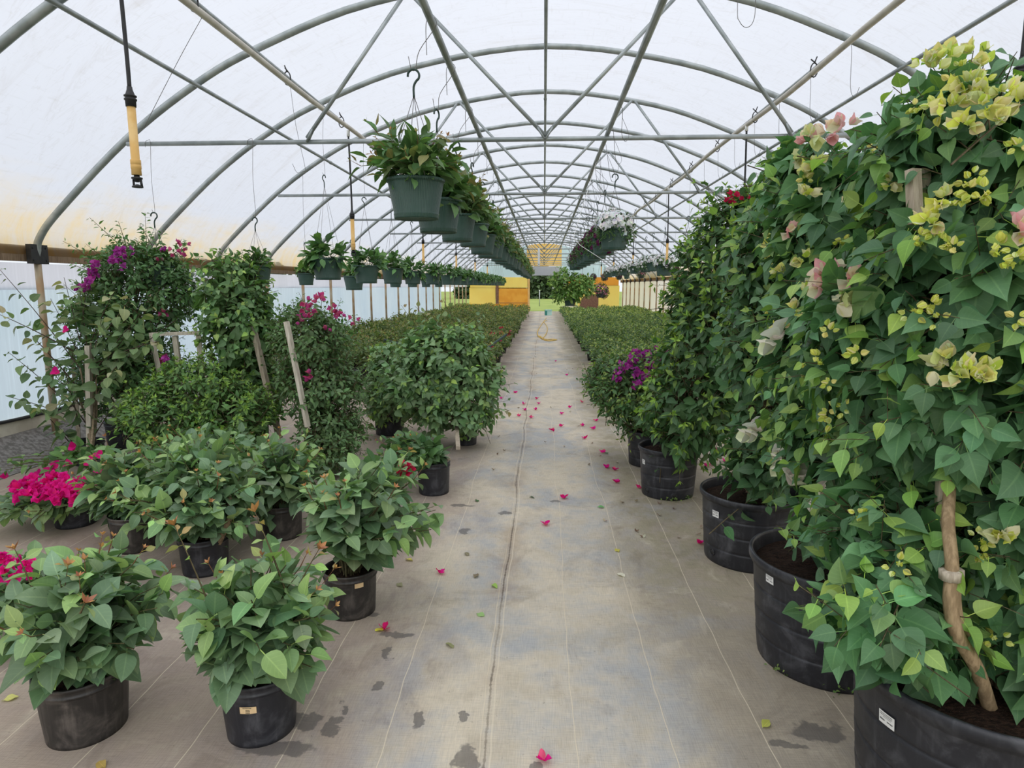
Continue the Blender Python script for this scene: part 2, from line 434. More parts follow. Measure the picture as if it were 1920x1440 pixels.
# ------------------------------------------------------------------ mesh building
class MB:
    def __init__(self):
        self.V, self.F, self.C, self.L, self.n = [], [], [], [], 0

    def add(self, V, F, col=(.5, .5, .5), lf=None):
        """V (n,3); F list of (k,3)/(k,4) index arrays"""
        V = np.asarray(V, float).reshape(-1, 3)
        n = len(V)
        c = np.asarray(col, float)
        if c.ndim == 1:
            c = np.tile(c, (n, 1))
        self.V.append(V)
        self.C.append(c)
        self.L.append(np.zeros((n, 3)) if lf is None else lf)
        for f in F:
            f = np.asarray(f, int)
            if len(f):
                self.F.append(f + self.n)
        self.n += n

    def tube(self, pts, rad, sides=6, col=(.5, .5, .5), caps=True):
        P = np.asarray(pts, float)
        m = len(P)
        r = np.full(m, rad, float) if np.isscalar(rad) else np.asarray(rad, float)
        T = np.gradient(P, axis=0)
        T /= np.linalg.norm(T, axis=1)[:, None] + 1e-12
        ref = np.array([0, 0, 1.0]) if abs(T[0][2]) < .9 else np.array([1.0, 0, 0])
        a = np.cross(T[0], ref)
        a /= np.linalg.norm(a)
        A = []
        for t in T:
            a = a - t * a.dot(t)
            a = a / (np.linalg.norm(a) + 1e-12)
            A.append(a)
        A = np.array(A)
        B = np.cross(T, A)
        th = np.linspace(0, 2 * PI, sides, endpoint=False)
        V = P[:, None] + r[:, None, None] * (np.cos(th)[None, :, None] * A[:, None] + np.sin(th)[None, :, None] * B[:, None])
        i, j = np.meshgrid(np.arange(m - 1), np.arange(sides), indexing='ij')
        q = np.stack([i * sides + j, i * sides + (j + 1) % sides, (i + 1) * sides + (j + 1) % sides, (i + 1) * sides + j], -1).reshape(-1, 4)
        V = V.reshape(-1, 3)
        F = [q]
        if caps:
            V = np.vstack([V, P[0], P[-1]])
            k = np.arange(sides)
            F.append(np.stack([(k + 1) % sides, k, np.full(sides, m * sides)], -1))
            F.append(np.stack([(m - 1) * sides + k, (m - 1) * sides + (k + 1) % sides, np.full(sides, m * sides + 1)], -1))
        self.add(V, F, col)

    def tubes(self, P, R, sides=3, col=(.5, .5, .5)):
        """many open tubes at once: P (n,m,3), R (n,m)"""
        n, m = P.shape[:2]
        T = np.gradient(P, axis=1)
        T /= np.linalg.norm(T, axis=2)[..., None] + 1e-12
        ref = np.where(np.abs(T[..., 2:3]) < .9, np.array([0, 0, 1.0]), np.array([1.0, 0, 0]))
        A = np.cross(T, ref)
        A /= np.linalg.norm(A, axis=2)[..., None] + 1e-12
        B = np.cross(T, A)
        th = np.linspace(0, 2 * PI, sides, endpoint=False)
        V = P[:, :, None] + R[:, :, None, None] * (np.cos(th)[None, None, :, None] * A[:, :, None] + np.sin(th)[None, None, :, None] * B[:, :, None])
        b, i, j = np.meshgrid(np.arange(n), np.arange(m - 1), np.arange(sides), indexing='ij')
        base = b * m * sides
        q = np.stack([base + i * sides + j, base + i * sides + (j + 1) % sides, base + (i + 1) * sides + (j + 1) % sides, base + (i + 1) * sides + j], -1).reshape(-1, 4)
        c = np.asarray(col, float)
        if c.ndim == 2:
            c = np.repeat(c, m * sides, axis=0)
        self.add(V.reshape(-1, 3), [q], c)

    def lathe(self, prof, seg=40, col=(.5, .5, .5), mod=None, center=(0, 0, 0)):
        P = np.asarray(prof, float)
        m = len(P)
        th = np.linspace(0, 2 * PI, seg, endpoint=False)
        r = P[:, 0][:, None] * np.ones(seg)
        if mod is not None:
            r = r * mod(th, P)
        V = np.stack([r * np.cos(th), r * np.sin(th), P[:, 1][:, None] * np.ones(seg)], -1).reshape(-1, 3) + np.asarray(center)
        i, j = np.meshgrid(np.arange(m - 1), np.arange(seg), indexing='ij')
        q = np.stack([i * seg + j, i * seg + (j + 1) % seg, (i + 1) * seg + (j + 1) % seg, (i + 1) * seg + j], -1).reshape(-1, 4)
        self.add(V, [q], col)

    def box(self, lo, hi, col=(.5, .5, .5), M=None):
        x0, y0, z0 = lo
        x1, y1, z1 = hi
        V = np.array([(x0, y0, z0), (x1, y0, z0), (x1, y1, z0), (x0, y1, z0), (x0, y0, z1), (x1, y0, z1), (x1, y1, z1), (x0, y1, z1)], float)
        if M is not None:
            V = V @ np.array(M.to_3x3()).T + np.array(M.translation)
        self.add(V, [[(0, 3, 2, 1), (4, 5, 6, 7), (0, 1, 5, 4), (1, 2, 6, 5), (2, 3, 7, 6), (3, 0, 4, 7)]], col)

    def bar(self, a, b, w, d=None, col=(.5, .5, .5)):
        """square-section bar from a to b"""
        a, b = Vector(a), Vector(b)
        t = b - a
        q = t.to_track_quat('Z', 'Y').to_matrix().to_4x4()
        q.translation = a
        d = w if d is None else d
        self.box((-w / 2, -d / 2, 0), (w / 2, d / 2, t.length), col, q)

    def build(self, name, mat, parent=None, loc=None, smooth=True):
        me = bpy.data.meshes.new(name)
        if self.n:
            V = np.vstack(self.V)
            me.vertices.add(len(V))
            me.vertices.foreach_set('co', V.ravel())
            tot = np.concatenate([np.full(len(f), f.shape[1]) for f in self.F])
            idx = np.concatenate([f.ravel() for f in self.F])
            me.loops.add(len(idx))
            me.loops.foreach_set('vertex_index', idx)
            me.polygons.add(len(tot))
            st = np.concatenate([[0], np.cumsum(tot)[:-1]])
            me.polygons.foreach_set('loop_start', st)
            me.polygons.foreach_set('loop_total', tot)
            if mat in (M_LEAF, M_LEAFS, M_PETAL, M_STEM):
                a = me.attributes.new('Col', 'FLOAT_COLOR', 'POINT')
                c = np.vstack(self.C)
                a.data.foreach_set('color', np.hstack([c, np.ones((len(c), 1))]).ravel())
                b = me.attributes.new('lf', 'FLOAT_VECTOR', 'POINT')
                b.data.foreach_set('vector', np.vstack(self.L).ravel())
            me.update(calc_edges=True)
            me.validate()
            me.polygons.foreach_set('use_smooth', np.full(len(me.polygons), bool(smooth)))
        me.materials.append(mat)
        o = bpy.data.objects.new(name, me)
        COL.objects.link(o)
        if parent is not None:
            o.parent = parent
        if loc is not None:
            o.location = loc
        return o


def tag(o, label, cat, group=None, kind=None):
    if label:
        o['label'] = label
    if cat:
        o['category'] = cat
    if group:
        o['group'] = group
    if kind:
        o['kind'] = kind
    return o


def thing(name, label, cat, loc=(0, 0, 0), rz=0.0, group=None):
    o = bpy.data.objects.new(name, None)
    o.empty_display_size = .1
    COL.objects.link(o)
    o.location = loc
    o.rotation_euler = (0, 0, rz)
    return tag(o, label, cat, group)


def struct(o, label=None):
    o['kind'] = 'structure'
    if label:
        o['label'] = label
    return o


KIDS = {}


def kids(o):
    return [c for c in COL.objects if c.parent is o] if o.name not in KIDS else KIDS[o.name]


def freeze(o):
    """remember a finished thing's children (and theirs) so that copying it stays quick"""
    ch = [c for c in COL.objects if c.parent is o]
    KIDS[o.name] = ch
    for c in ch:
        KIDS[c.name] = [d for d in COL.objects if d.parent is c]


def dup(root, loc, rz=0.0, label=None, group=None, scale=1.0):
    r = root.copy()
    COL.objects.link(r)
    r.location = loc
    r.rotation_euler = (0, 0, rz)
    r.scale = (scale,) * 3
    if label:
        r['label'] = label
    if group:
        r['group'] = group
    for ch in KIDS[root.name]:
        c = ch.copy()
        COL.objects.link(c)
        c.parent = r
        for g in KIDS.get(ch.name, []):
            d = g.copy()
            COL.objects.link(d)
            d.parent = c
    return r


def nrm(v):
    return v / (np.linalg.norm(v, axis=-1, keepdims=True) + 1e-12)


# ------------------------------------------------------------------ leaves
SHAPES = {
    'heart': [(0, .06), (.05, .50), (.14, .84), (.28, 1.0), (.44, .94), (.60, .72), (.76, .42), (.90, .14), (1, .0)],
    'ovate': [(0, .05), (.07, .34), (.18, .70), (.32, .95), (.47, 1.0), (.63, .84), (.79, .50), (.91, .18), (1, .0)],
    'lance': [(0, .05), (.10, .36), (.22, .70), (.36, .95), (.5, 1.0), (.66, .78), (.82, .42), (.93, .16), (1, .0)],
    'round': [(0, .06), (.05, .48), (.14, .82), (.28, 1.0), (.46, .98), (.63, .82), (.79, .54), (.91, .24), (1, .02)],
    'bract': [(0, .10), (.06, .52), (.18, .88), (.32, 1.0), (.48, .93), (.64, .72), (.8, .42), (.92, .15), (1, .0)],
}


def leaves(mb, rng, P, D, N, L, asp, col, shape='ovate', lod=3, droop=.25, fold=.3, pet=None, wave=.05):
    n = len(P)
    if n == 0:
        return
    D = nrm(D)
    N = nrm(N - D * np.sum(N * D, -1, keepdims=True))
    S = np.cross(D, N)
    L = np.broadcast_to(np.asarray(L, float), (n,))
    asp = np.broadcast_to(np.asarray(asp, float), (n,))
    prof = np.array(SHAPES[shape])
    if lod >= 4:
        us = np.array([0, .05, .14, .27, .42, .58, .74, .88, 1.0])
        vs = np.array([-1, -.5, 0, .5, 1])
    elif lod == 3:
        us = np.array([0, .06, .2, .4, .62, .84, 1.0])
        vs = np.array([-1, 0, 1.0])
    elif lod == 2:
        us = np.array([0, .16, .42, .74, 1.0])
        vs = np.array([-1, 0, 1.0])
    else:
        us = np.array([0, .4, 1.0])
        vs = np.array([-1, 0, 1.0])
    w = np.interp(us, prof[:, 0], prof[:, 1])
    w[0] = max(w[0], .04)
    w[-1] = .015
    dr = droop * (1 + rng.normal(0, .45, n))
    fo = fold * (1 + rng.normal(0, .4, n))
    ph = rng.uniform(0, 6.28, n)
    twist = rng.normal(0, .22, n)
    U, Vv = np.meshgrid(us, vs, indexing='ij')
    Wm = np.broadcast_to(w[:, None], U.shape)
    nu, nv = U.shape
    half = (L * asp * .5)[:, None, None]
    x = L[:, None, None] * U[None]
    # leaf curls down along its length: shorten and drop
    zc = -dr[:, None, None] * L[:, None, None] * U[None] ** 2
    y = half * Wm[None] * Vv[None]
    z = zc + half * fo[:, None, None] * Wm[None] * np.abs(Vv[None]) + twist[:, None, None] * y * U[None]
    z = z + wave * half * np.sin(U[None] * 9 + ph[:, None, None]) * np.abs(Vv[None]) * np.sign(Vv[None] + .3)
    V = P[:, None, None] + D[:, None, None] * x[..., None] + S[:, None, None] * y[..., None] + N[:, None, None] * z[..., None]
    i, j = np.meshgrid(np.arange(nu - 1), np.arange(nv - 1), indexing='ij')
    q0 = np.stack([i * nv + j, (i + 1) * nv + j, (i + 1) * nv + j + 1, i * nv + j + 1], -1).reshape(-1, 4)
    q = (np.arange(n)[:, None, None] * (nu * nv) + q0[None]).reshape(-1, 4)
    col = np.broadcast_to(np.asarray(col, float), (n, 3))
    C = np.repeat(col, nu * nv, axis=0)
    lf = np.stack([np.broadcast_to(U, (n, nu, nv)), np.broadcast_to(Vv, (n, nu, nv)), np.broadcast_to(ph[:, None, None], (n, nu, nv))], -1).reshape(-1, 3)
    mb.add(V.reshape(-1, 3), [q], C, lf)
    if pet is not None:
        pw = np.maximum(L * .014, .0009)[:, None]
        V2 = np.stack([pet + S * pw, pet - S * pw, P - S * pw, P + S * pw], 1).reshape(-1, 3)
        q2 = (np.arange(n)[:, None] * 4 + np.arange(4)[None])
        mb.add(V2, [q2], np.repeat(col * np.array([1.25, 1.15, .8]), 4, axis=0))


def palette(rng, n, cols, var=.16):
    cols = np.asarray(cols, float)
    c = cols[rng.integers(0, len(cols), n)]
    return c * (1 + rng.normal(0, var, (n, 1))).clip(.55, 1.5) * (1 + rng.normal(0, .05, (n, 3)))


def shoots(mb, ms, rng, A, B, Cv, m, L, asp, cols, young, out=None, kt=.5, kr=.9, grav=.25, nup=.7, nout=.5, s0=.12, shape='heart',
           lod=3, taper=.55, youngness=.6, droop=.25, fold=.28, petl=.35, r0=.004, scol=(.16, .13, .07), sides=3, vrnd=.35, size_var=.18, tipn=0, tipcol=None, tipL=.4):
    """A + B s + C s^2: one axis per shoot, m leaves spiralling along each"""
    n = len(A)
    s = s0 + (1 - s0) * (np.arange(m) + .5) / m
    s = (s[None] + rng.uniform(-.4, .4, (n, m)) * (1 - s0) / m).clip(0, 1)
    pos = A[:, None] + B[:, None] * s[..., None] + Cv[:, None] * s[..., None] ** 2
    T = nrm(B[:, None] + 2 * Cv[:, None] * s[..., None])
    ref = np.where(np.abs(T[..., 2:3]) < .9, np.array([0, 0, 1.0]), np.array([1.0, 0, 0]))
    e1 = nrm(np.cross(T, ref))
    e2 = np.cross(T, e1)
    ph = rng.uniform(0, 6.28, (n, 1)) + np.arange(m)[None] * 2.4 + rng.normal(0, .4, (n, m))
    rad = np.cos(ph)[..., None] * e1 + np.sin(ph)[..., None] * e2
    if out is None:
        out = np.zeros((n, 3))
    O = out[:, None]
    D = nrm(T * kt + rad * kr + O * .35 + np.array([0, 0, -grav]) + rng.normal(0, .15, (n, m, 3)))
    Nn = nrm(np.array([0, 0, nup]) + O * nout + rng.normal(0, vrnd, (n, m, 3)))
    Ls = L * (1 - taper * s ** 2) * (1 + rng.normal(0, size_var, (n, m))).clip(.5, 1.6)
    c = palette(rng, n * m, cols).reshape(n, m, 3)
    yv = (rng.random((n, 1)) < youngness) * ((s - .62) / .38).clip(0, 1)
    yc = palette(rng, n * m, young, .12).reshape(n, m, 3)
    c = c * (1 - yv[..., None]) + yc * yv[..., None]
    base = pos + D * (Ls * petl)[..., None]
    f = lambda a: a.reshape(-1, a.shape[-1]) if a.ndim == 3 else a.reshape(-1)
    leaves(mb, rng, f(base), f(D), f(Nn), f(Ls), asp, f(c), shape, lod, droop, fold, f(pos) if lod >= 2 else None)
    if tipn:
        tip = A + B + Cv
        Tt = nrm(B + 2 * Cv)
        k = tipn
        ph = rng.uniform(0, 6.28, (n, 1)) + np.arange(k)[None] * (6.28 / k)
        e1 = nrm(np.cross(Tt, np.array([.3, .2, 1.0])))
        e2 = np.cross(Tt, e1)
        rad = np.cos(ph)[..., None] * e1[:, None] + np.sin(ph)[..., None] * e2[:, None]
        D = nrm(Tt[:, None] * .7 + rad * .8)
        Nn = nrm(Tt[:, None] - rad * .5)
        c = palette(rng, n * k, tipcol if tipcol is not None else young, .15)
        leaves(mb, rng, np.repeat(tip, k, 0), f(D), f(Nn), L * tipL * rng.uniform(.7, 1.3, n * k), asp * .75, c, 'lance', min(lod, 3), -.1, .3)
    if ms is not None:
        t = np.linspace(0, 1, 6)
        P = A[:, None] + B[:, None] * t[None, :, None] + Cv[:, None] * t[None, :, None] ** 2
        r = (r0 * (1 - .6 * t))[None] * rng.uniform(.7, 1.25, (n, 1))
        ms.tubes(P, r, sides, scol)


def anchors(rng, blobs, n, lo=.82, hi=1.02, under=.35):
    """points scattered over the skin of a union of ellipsoids; blobs (c, r)"""
    Cs = np.array([b[0] for b in blobs], float)
    Rs = np.array([b[1] for b in blobs], float)
    wts = (Rs[:, 0] * Rs[:, 2] + Rs[:, 1] * Rs[:, 2] + Rs[:, 0] * Rs[:, 1])
    wts /= wts.sum()
    P, O = [], []
    got = 0
    while got < n:
        k = rng.choice(len(blobs), n * 3, p=wts)
        d = nrm(rng.normal(0, 1, (n * 3, 3)))
        f = rng.uniform(lo, hi, (n * 3, 1)) * (1 + rng.normal(0, .06, (n * 3, 1)))
        p = Cs[k] + d * Rs[k] * f
        o = nrm(d / Rs[k])
        ok = rng.random(n * 3) < np.where(o[:, 2] < -.35, under, 1)
        for b in range(len(blobs)):
            q = np.linalg.norm((p - Cs[b]) / Rs[b], axis=1)
            ok &= (q > .8) | (k == b)
        P.append(p[ok])
        O.append(o[ok])
        got += ok.sum()
    P, O = np.vstack(P)[:n], np.vstack(O)[:n]
    return P, O


def hit_blobs(px, py, blobs, default_y):
    """first point where the sight line to a photo pixel meets the crown's skin"""
    d = ray(px, py)
    best = None
    for c, r in blobs:
        c, r = np.asarray(c), np.asarray(r)
        a_ = d / r
        b_ = (EYE - c) / r
        A_, B_, C_ = a_ @ a_, 2 * a_ @ b_, b_ @ b_ - 1
        q = B_ * B_ - 4 * A_ * C_
        if q > 0:
            t = (-B_ - math.sqrt(q)) / (2 * A_)
            if t > 0 and (best is None or t < best):
                best = t
    return EYE + d * best if best is not None else at(px, py, default_y)


def blob(px, py, Y, rx, ry, dy):
    """ellipsoid given by its place and size in the photo at depth Y"""
    return (at(px, py, Y), (rx * Y / FPX, dy, ry * Y / FPX))


def curve(pts, n=12):
    """smooth curve through points (Catmull-Rom)"""
    P = np.asarray(pts, float)
    P = np.vstack([2 * P[0] - P[1], P, 2 * P[-1] - P[-2]])
    o = []
    for i in range(1, len(P) - 2):
        t = np.linspace(0, 1, n, endpoint=False)[:, None]
        a, b, c, d = P[i - 1], P[i], P[i + 1], P[i + 2]
        o.append(.5 * (2 * b + (c - a) * t + (2 * a - 5 * b + 4 * c - d) * t ** 2 + (3 * b - a - 3 * c + d) * t ** 3))
    o.append(P[-2][None])
    return np.vstack(o)


# ------------------------------------------------------------------ the setting
Y0, Y1, STEP, NBOW = -3.0, 39.9, 1.625, 22
BOW0 = 5.74
HALF = [(-4.56, 1.72), (-4.55, 1.80), (-4.51, 1.93), (-4.31, 2.16), (-3.64, 2.76), (-3.0, 3.20), (-2.42, 3.49), (-1.43, 3.83), (0, 4.02)]
PROF = curve([(x, z, 0) for x, z in HALF] + [(-x, z, 0) for x, z in HALF[-2::-1]], 5)[:, :2]


def bow_z(x):
    x = -abs(x)
    i = PROF[:, 0] <= 0
    return float(np.interp(x, PROF[i][:, 0], PROF[i][:, 1]))


def sheet(name, pts_a, pts_b, mat, rows=2, smooth=True):
    """ruled surface between two polylines"""
    A, B = np.asarray(pts_a, float), np.asarray(pts_b, float)
    t = np.linspace(0, 1, rows)
    V = A[None] * (1 - t)[:, None, None] + B[None] * t[:, None, None]
    m = len(A)
    i, j = np.meshgrid(np.arange(rows - 1), np.arange(m - 1), indexing='ij')
    q = np.stack([i * m + j, i * m + j + 1, (i + 1) * m + j + 1, (i + 1) * m + j], -1).reshape(-1, 4)
    mb = MB()
    mb.add(V.reshape(-1, 3), [q])
    return mb.build(name, mat, smooth=smooth)


struct(sheet('floor', [(-4.7, Y0, 0), (4.75, Y0, 0)], [(-4.7, Y1, 0), (4.75, Y1, 0)], M_FLOOR), 'woven grey ground cover with pale marker yarns over the greenhouse floor')
nx = PROF * np.array([1.008, 1.0]) + np.array([0, .045])
struct(sheet('ceiling', [(x, Y0, z) for x, z in nx], [(x, Y1 + .05, z) for x, z in nx], M_ROOF, 2), 'arched white translucent film roof yellowed towards both eaves')

# left side: gravel bank, cream kick board, roll-up curtain, film strip under the plank
struct(sheet('ground_gravel_bank', [(-4.25, Y0, .005), (-4.42, Y0, .06), (-4.66, Y0, .2), (-4.8, Y0, .22)], [(-4.25, Y1, .005), (-4.42, Y1, .06), (-4.66, Y1, .2), (-4.8, Y1, .22)], M_GRAVEL), 'grey gravel bank along the foot of the left wall')
mb = MB()
mb.box((-4.74, Y0, .10), (-4.69, Y1, .33))
struct(mb.build('baseboard_left', M_CREAM, smooth=False), 'cream kick board along the foot of the left wall')
rng = np.random.default_rng(3)
ys = np.arange(Y0, 30.1, .2)
CURT_END = 30.0


def curtain(name, x, ya, yb, z0, z1, mat, amp=.012):
    ys = np.arange(ya, yb + .01, .15)
    zs = np.linspace(z0, z1, 6)
    w = amp * np.sin(ys * 7.1) * .5 + amp * np.sin(ys * 2.9 + 1)
    V = np.array([[(x + w[i] * (1 - .5 * abs(t - .5)), ys[i], z) for i in range(len(ys))] for t, z in zip(np.linspace(0, 1, 6), zs)])
    m = len(ys)
    i, j = np.meshgrid(np.arange(5), np.arange(m - 1), indexing='ij')
    q = np.stack([i * m + j, i * m + j + 1, (i + 1) * m + j + 1, (i + 1) * m + j], -1).reshape(-1, 4)
    mb = MB()
    mb.add(V.reshape(-1, 3), [q])
    return mb.build(name, mat)


struct(curtain('wall_left', -4.715, Y0, CURT_END, .33, 1.5, M_CURT), 'pale blue translucent roll-up curtain of the left wall')
struct(curtain('wall_left_upper', -4.69, Y0, Y1, 1.47, 1.71, M_WFILM, .02), 'white film strip between left curtain and eave plank')
mb = MB()
mb.tube(curve([(-4.68, y, .335 + .01 * math.sin(y * 9)) for y in np.arange(Y0, CURT_END + .2, .5)], 4), .016, 6)
struct(mb.build('trim_1', M_BLACK), 'dark dirty roll pipe at the bottom of the left curtain')
for nm, s in (('trim_2', -1), ('trim_3', 1)):
    mb = MB()
    x = s * 4.62
    mb.box((x - .025, Y0, 1.72), (x + .025, Y1, 1.86))
    struct(mb.build(nm, M_PLANK, smooth=False), 'weathered wooden eave plank along the %s wall' % ('left' if s < 0 else 'right'))
# right side
struct(curtain('wall_right', 4.70, Y0, Y1, .0, 1.74, M_CURTR), 'cream yellowed translucent curtain of the right wall')

# end wall at the far end
YE = 39.95


def panel(name, x0, x1, z0, z1, mat, label, y=YE, t=.04, kind=True):
    mb = MB()
    mb.box((x0, y, z0), (x1, y + t, z1))
    o = mb.build(name, mat, smooth=False)
    return struct(o, label) if kind else o


def gable(name, x0, x1, zb, mat, label, y=YE, top=None):
    xs = np.linspace(x0, x1, 12)
    zt = [bow_z(x) + .03 if top is None else min(top, bow_z(x) + .03) for x in xs]
    o = sheet(name, [(x, y, zb) for x in xs], [(x, y, z) for x, z in zip(xs, zt)], mat)
    return struct(o, label)


gable('wall_back_gable_middle', -1.05, 1.05, 2.72, M_OFILM, 'orange fibreglass gable sheet above the far door')
gable('wall_back_gable_left', -4.2, -1.05, 2.05, M_BLUE, 'blue grey corrugated plastic on the left of the far gable')
gable('wall_back_gable_right', 1.05, 4.2, 2.05, M_BLUE, 'blue grey corrugated plastic on the right of the far gable')
panel('wall_back_header', -1.05, 1.05, 2.15, 2.70, M_WFILM, 'pale panel right above the far doorway')
panel('wall_back_left_film', -4.55, -2.95, .25, 1.42, M_YFILM, 'pale yellow film on the left of the far wall')
panel('wall_back_left_board', -2.75, -.95, .10, 1.38, M_ORANGE, 'bright orange board left of the far doorway')
panel('trim_4', -2.76, -.94, .49, .515, M_BROWN, 'dark joint across the orange far board', YE - .01, .02)
panel('trim_5', -2.93, -2.76, .0, 2.05, M_BROWN, 'brown post between yellow film and orange board', YE - .03, .08)
panel('wall_back_left_strip', -4.5, -1.0, 1.42, 2.05, M_YFILM, 'yellowed strip above the orange board')
panel('trim_6', -.98, -.86, .0, 2.15, M_YELLOW, 'yellow jamb at the left of the far doorway', YE - .02, .06)
panel('wall_back_right_film', 2.05, 4.55, .1, 1.55, M_YFILM, 'greenish yellow film on the right of the far wall')
panel('wall_back_right_strip', 1.35, 4.5, 1.55, 2.05, M_OFILM, 'orange strip above the yellow film on the far right')
panel('trim_7', 1.3, 1.4, .0, 2.15, M_CREAM, 'pale jamb at the right of the far doorway', YE - .02, .06)

# outdoors: lawn, fence post, far trees
mb = MB()
mb.add([(-150, -60, -.06), (150, -60, -.06), (150, 200, -.06), (-150, 200, -.06)], [[(0, 1, 2, 3)]])
struct(mb.build('ground_lawn', M_GRASS), 'mown green lawn outside the far end')
for nm, s_, lb in (('ground_bounce_left', -1, 'left'), ('ground_bounce_right', 1, 'right')):  # unseen grey ground added outside to cut green bounce on the curtains
    mb = MB()
    xa, xb = sorted((s_ * 4.8, s_ * 16.0))
    mb.add([(xa, -12, -.045), (xb, -12, -.045), (xb, 28, -.045), (xa, 28, -.045)], [[(0, 1, 2, 3)]])
    struct(mb.build(nm, M_BOUNCE), 'unseen grey ground added outside the %s wall for neutral bounce light' % lb)
t = thing('fence_post', 'thin metal fence post standing on the lawn beyond the doorway', 'post', (-.35, 52, -.06))
mb = MB()
mb.tube([(0, 0, 0), (0, 0, 1.25)], .035, 8)
mb.build('post_shaft', M_METAL, t)
mb = MB()
mb.tube([(0, 0, 1.2), (0, 0, 1.27)], .045, 8)
mb.build('post_cap', M_WHITE, t)


def make_tree(name, seed, label, group, loc, h, w):
    rng = np.random.default_rng(seed)
    t = thing(name, label, 'tree', loc, 0, group)
    bl = [((rng.uniform(-.2, .2) * w, rng.uniform(-.1, .1) * w, h * z), (w * r, w * r * .6, h * .22)) for z, r in ((.3, .50), (.5, .58), (.7, .48), (.85, .3), (.2, .54), (.1, .5))]
    P, O = anchors(rng, bl, 1100, .5, 1.05, .8)
    mb = MB()
    leaves(mb, rng, P, nrm(O + rng.normal(0, .6, P.shape)), nrm(O + np.array([0, 0, .6]) + rng.normal(0, .4, P.shape)), h * .16, .85, palette(rng, len(P), [(.045, .08, .03), (.06, .1, .04), (.03, .055, .025)]), 'ovate', 1)
    mb.build('foliage', M_LEAFS, t)
    ms = MB()
    ms.tube([(0, 0, 0), (.05 * w, 0, h * .4), (0, 0, h * .8)], [h * .035, h * .025, h * .01], 6, (.1, .075, .05))
    ms.build('trunk', M_STEM, t)
    freeze(t)
    return t


trees = [make_tree('tree', 40 + k, 'dark green tree in the line beyond the lawn', 'trees beyond the lawn', (-5.2 + k * 5.0, 84, -.06), 4.0, 3.4) for k in range(3)]
for k in range(15):
    x = -58 + k * 7.9 + random.Random(k).uniform(-.8, .8)
    if -8.5 < x < 7.5:
        continue
    dup(trees[k % 3], (x, 82 + (k * 7 % 5), -.06), k * 1.3, scale=random.Random(k + 90).uniform(.8, 1.1))

# ------------------------------------------------------------------ steel frame
ORD = ['nearest', 'second', 'third', 'fourth', 'fifth', 'sixth', 'seventh', 'eighth']
G_BOW = 'galvanised roof bows'
for k in range(-1, NBOW - 1):
    y = BOW0 + k * STEP
    i = k + 1
    lab = 'galvanised pipe roof bow, %s from the camera, standing on both eave planks' % ORD[i] if i < 8 else 'galvanised roof bow far down the greenhouse'
    t = thing('roof_bow', lab, 'bow', (0, y, 0), 0, G_BOW)
    mb = MB()
    mb.tube([(x, 0, z) for x, z in PROF], .031, 8)
    mb.build('arch_pipe', M_METAL, t)
    for s in (-1, 1):
        mb = MB()
        mb.tube([(s * 4.555, 0, 1.74), (s * 4.555, 0, 1.0), (s * 4.55, 0, -.02)], .029, 8)
        mb.build('post', M_POST, t)
        mb = MB()
        mb.box((s * 4.56 - .012, -.10, 1.70), (s * 4.56 + .035 * 1, .10, 1.87)) if s < 0 else mb.box((s * 4.56 - .035, -.10, 1.70), (s * 4.56 + .012, .10, 1.87))
        for a in (-.075, .075):
            for b in (1.73, 1.84):
                mb.tube([(s * 4.56 - s * .02, a, b), (s * 4.56 - s * .042, a, b)], .009, 6)
        mb.build('bracket', M_BLACK, t, smooth=False)

G_TR = 'cross trusses under the roof bows'
TZ = 2.72
for i, k in enumerate(range(0, NBOW - 1, 2)):
    y = BOW0 + k * STEP - .02
    lab = 'galvanised crossbar truss with W webs, %s from the camera' % ORD[i] if i < 5 else 'small distant crossbar truss with W webs near the far gable'
    t = thing('roof_truss', lab, 'truss', (0, y, 0), 0, G_TR)
    mb = MB()
    xe = 3.62
    mb.tube([(-xe, 0, TZ), (xe, 0, TZ + .01)], .0195, 8)
    mb.build('crossbar', M_METAL, t)
    for (xa, za, xb, zb) in ((0, TZ + .03, -1.12, bow_z(1.12) - .01), (0, TZ + .03, 1.12, bow_z(1.12) - .01), (-2.03, TZ + .03, -1.16, bow_z(1.16) - .01), (2.03, TZ + .03, 1.16, bow_z(1.16) - .01)):
        mb = MB()
        mb.tube([(xa, -.01, za), (xb, -.01, zb)], .017, 7)
        # flattened lower lug
        d = nrm(np.array([xb - xa, 0, zb - za]))
        mb.bar((xa, -.01, za - .035), tuple(np.array([xa, -.01, za]) + d * .09), .05, .012)
        mb.build('web', M_METAL, t)

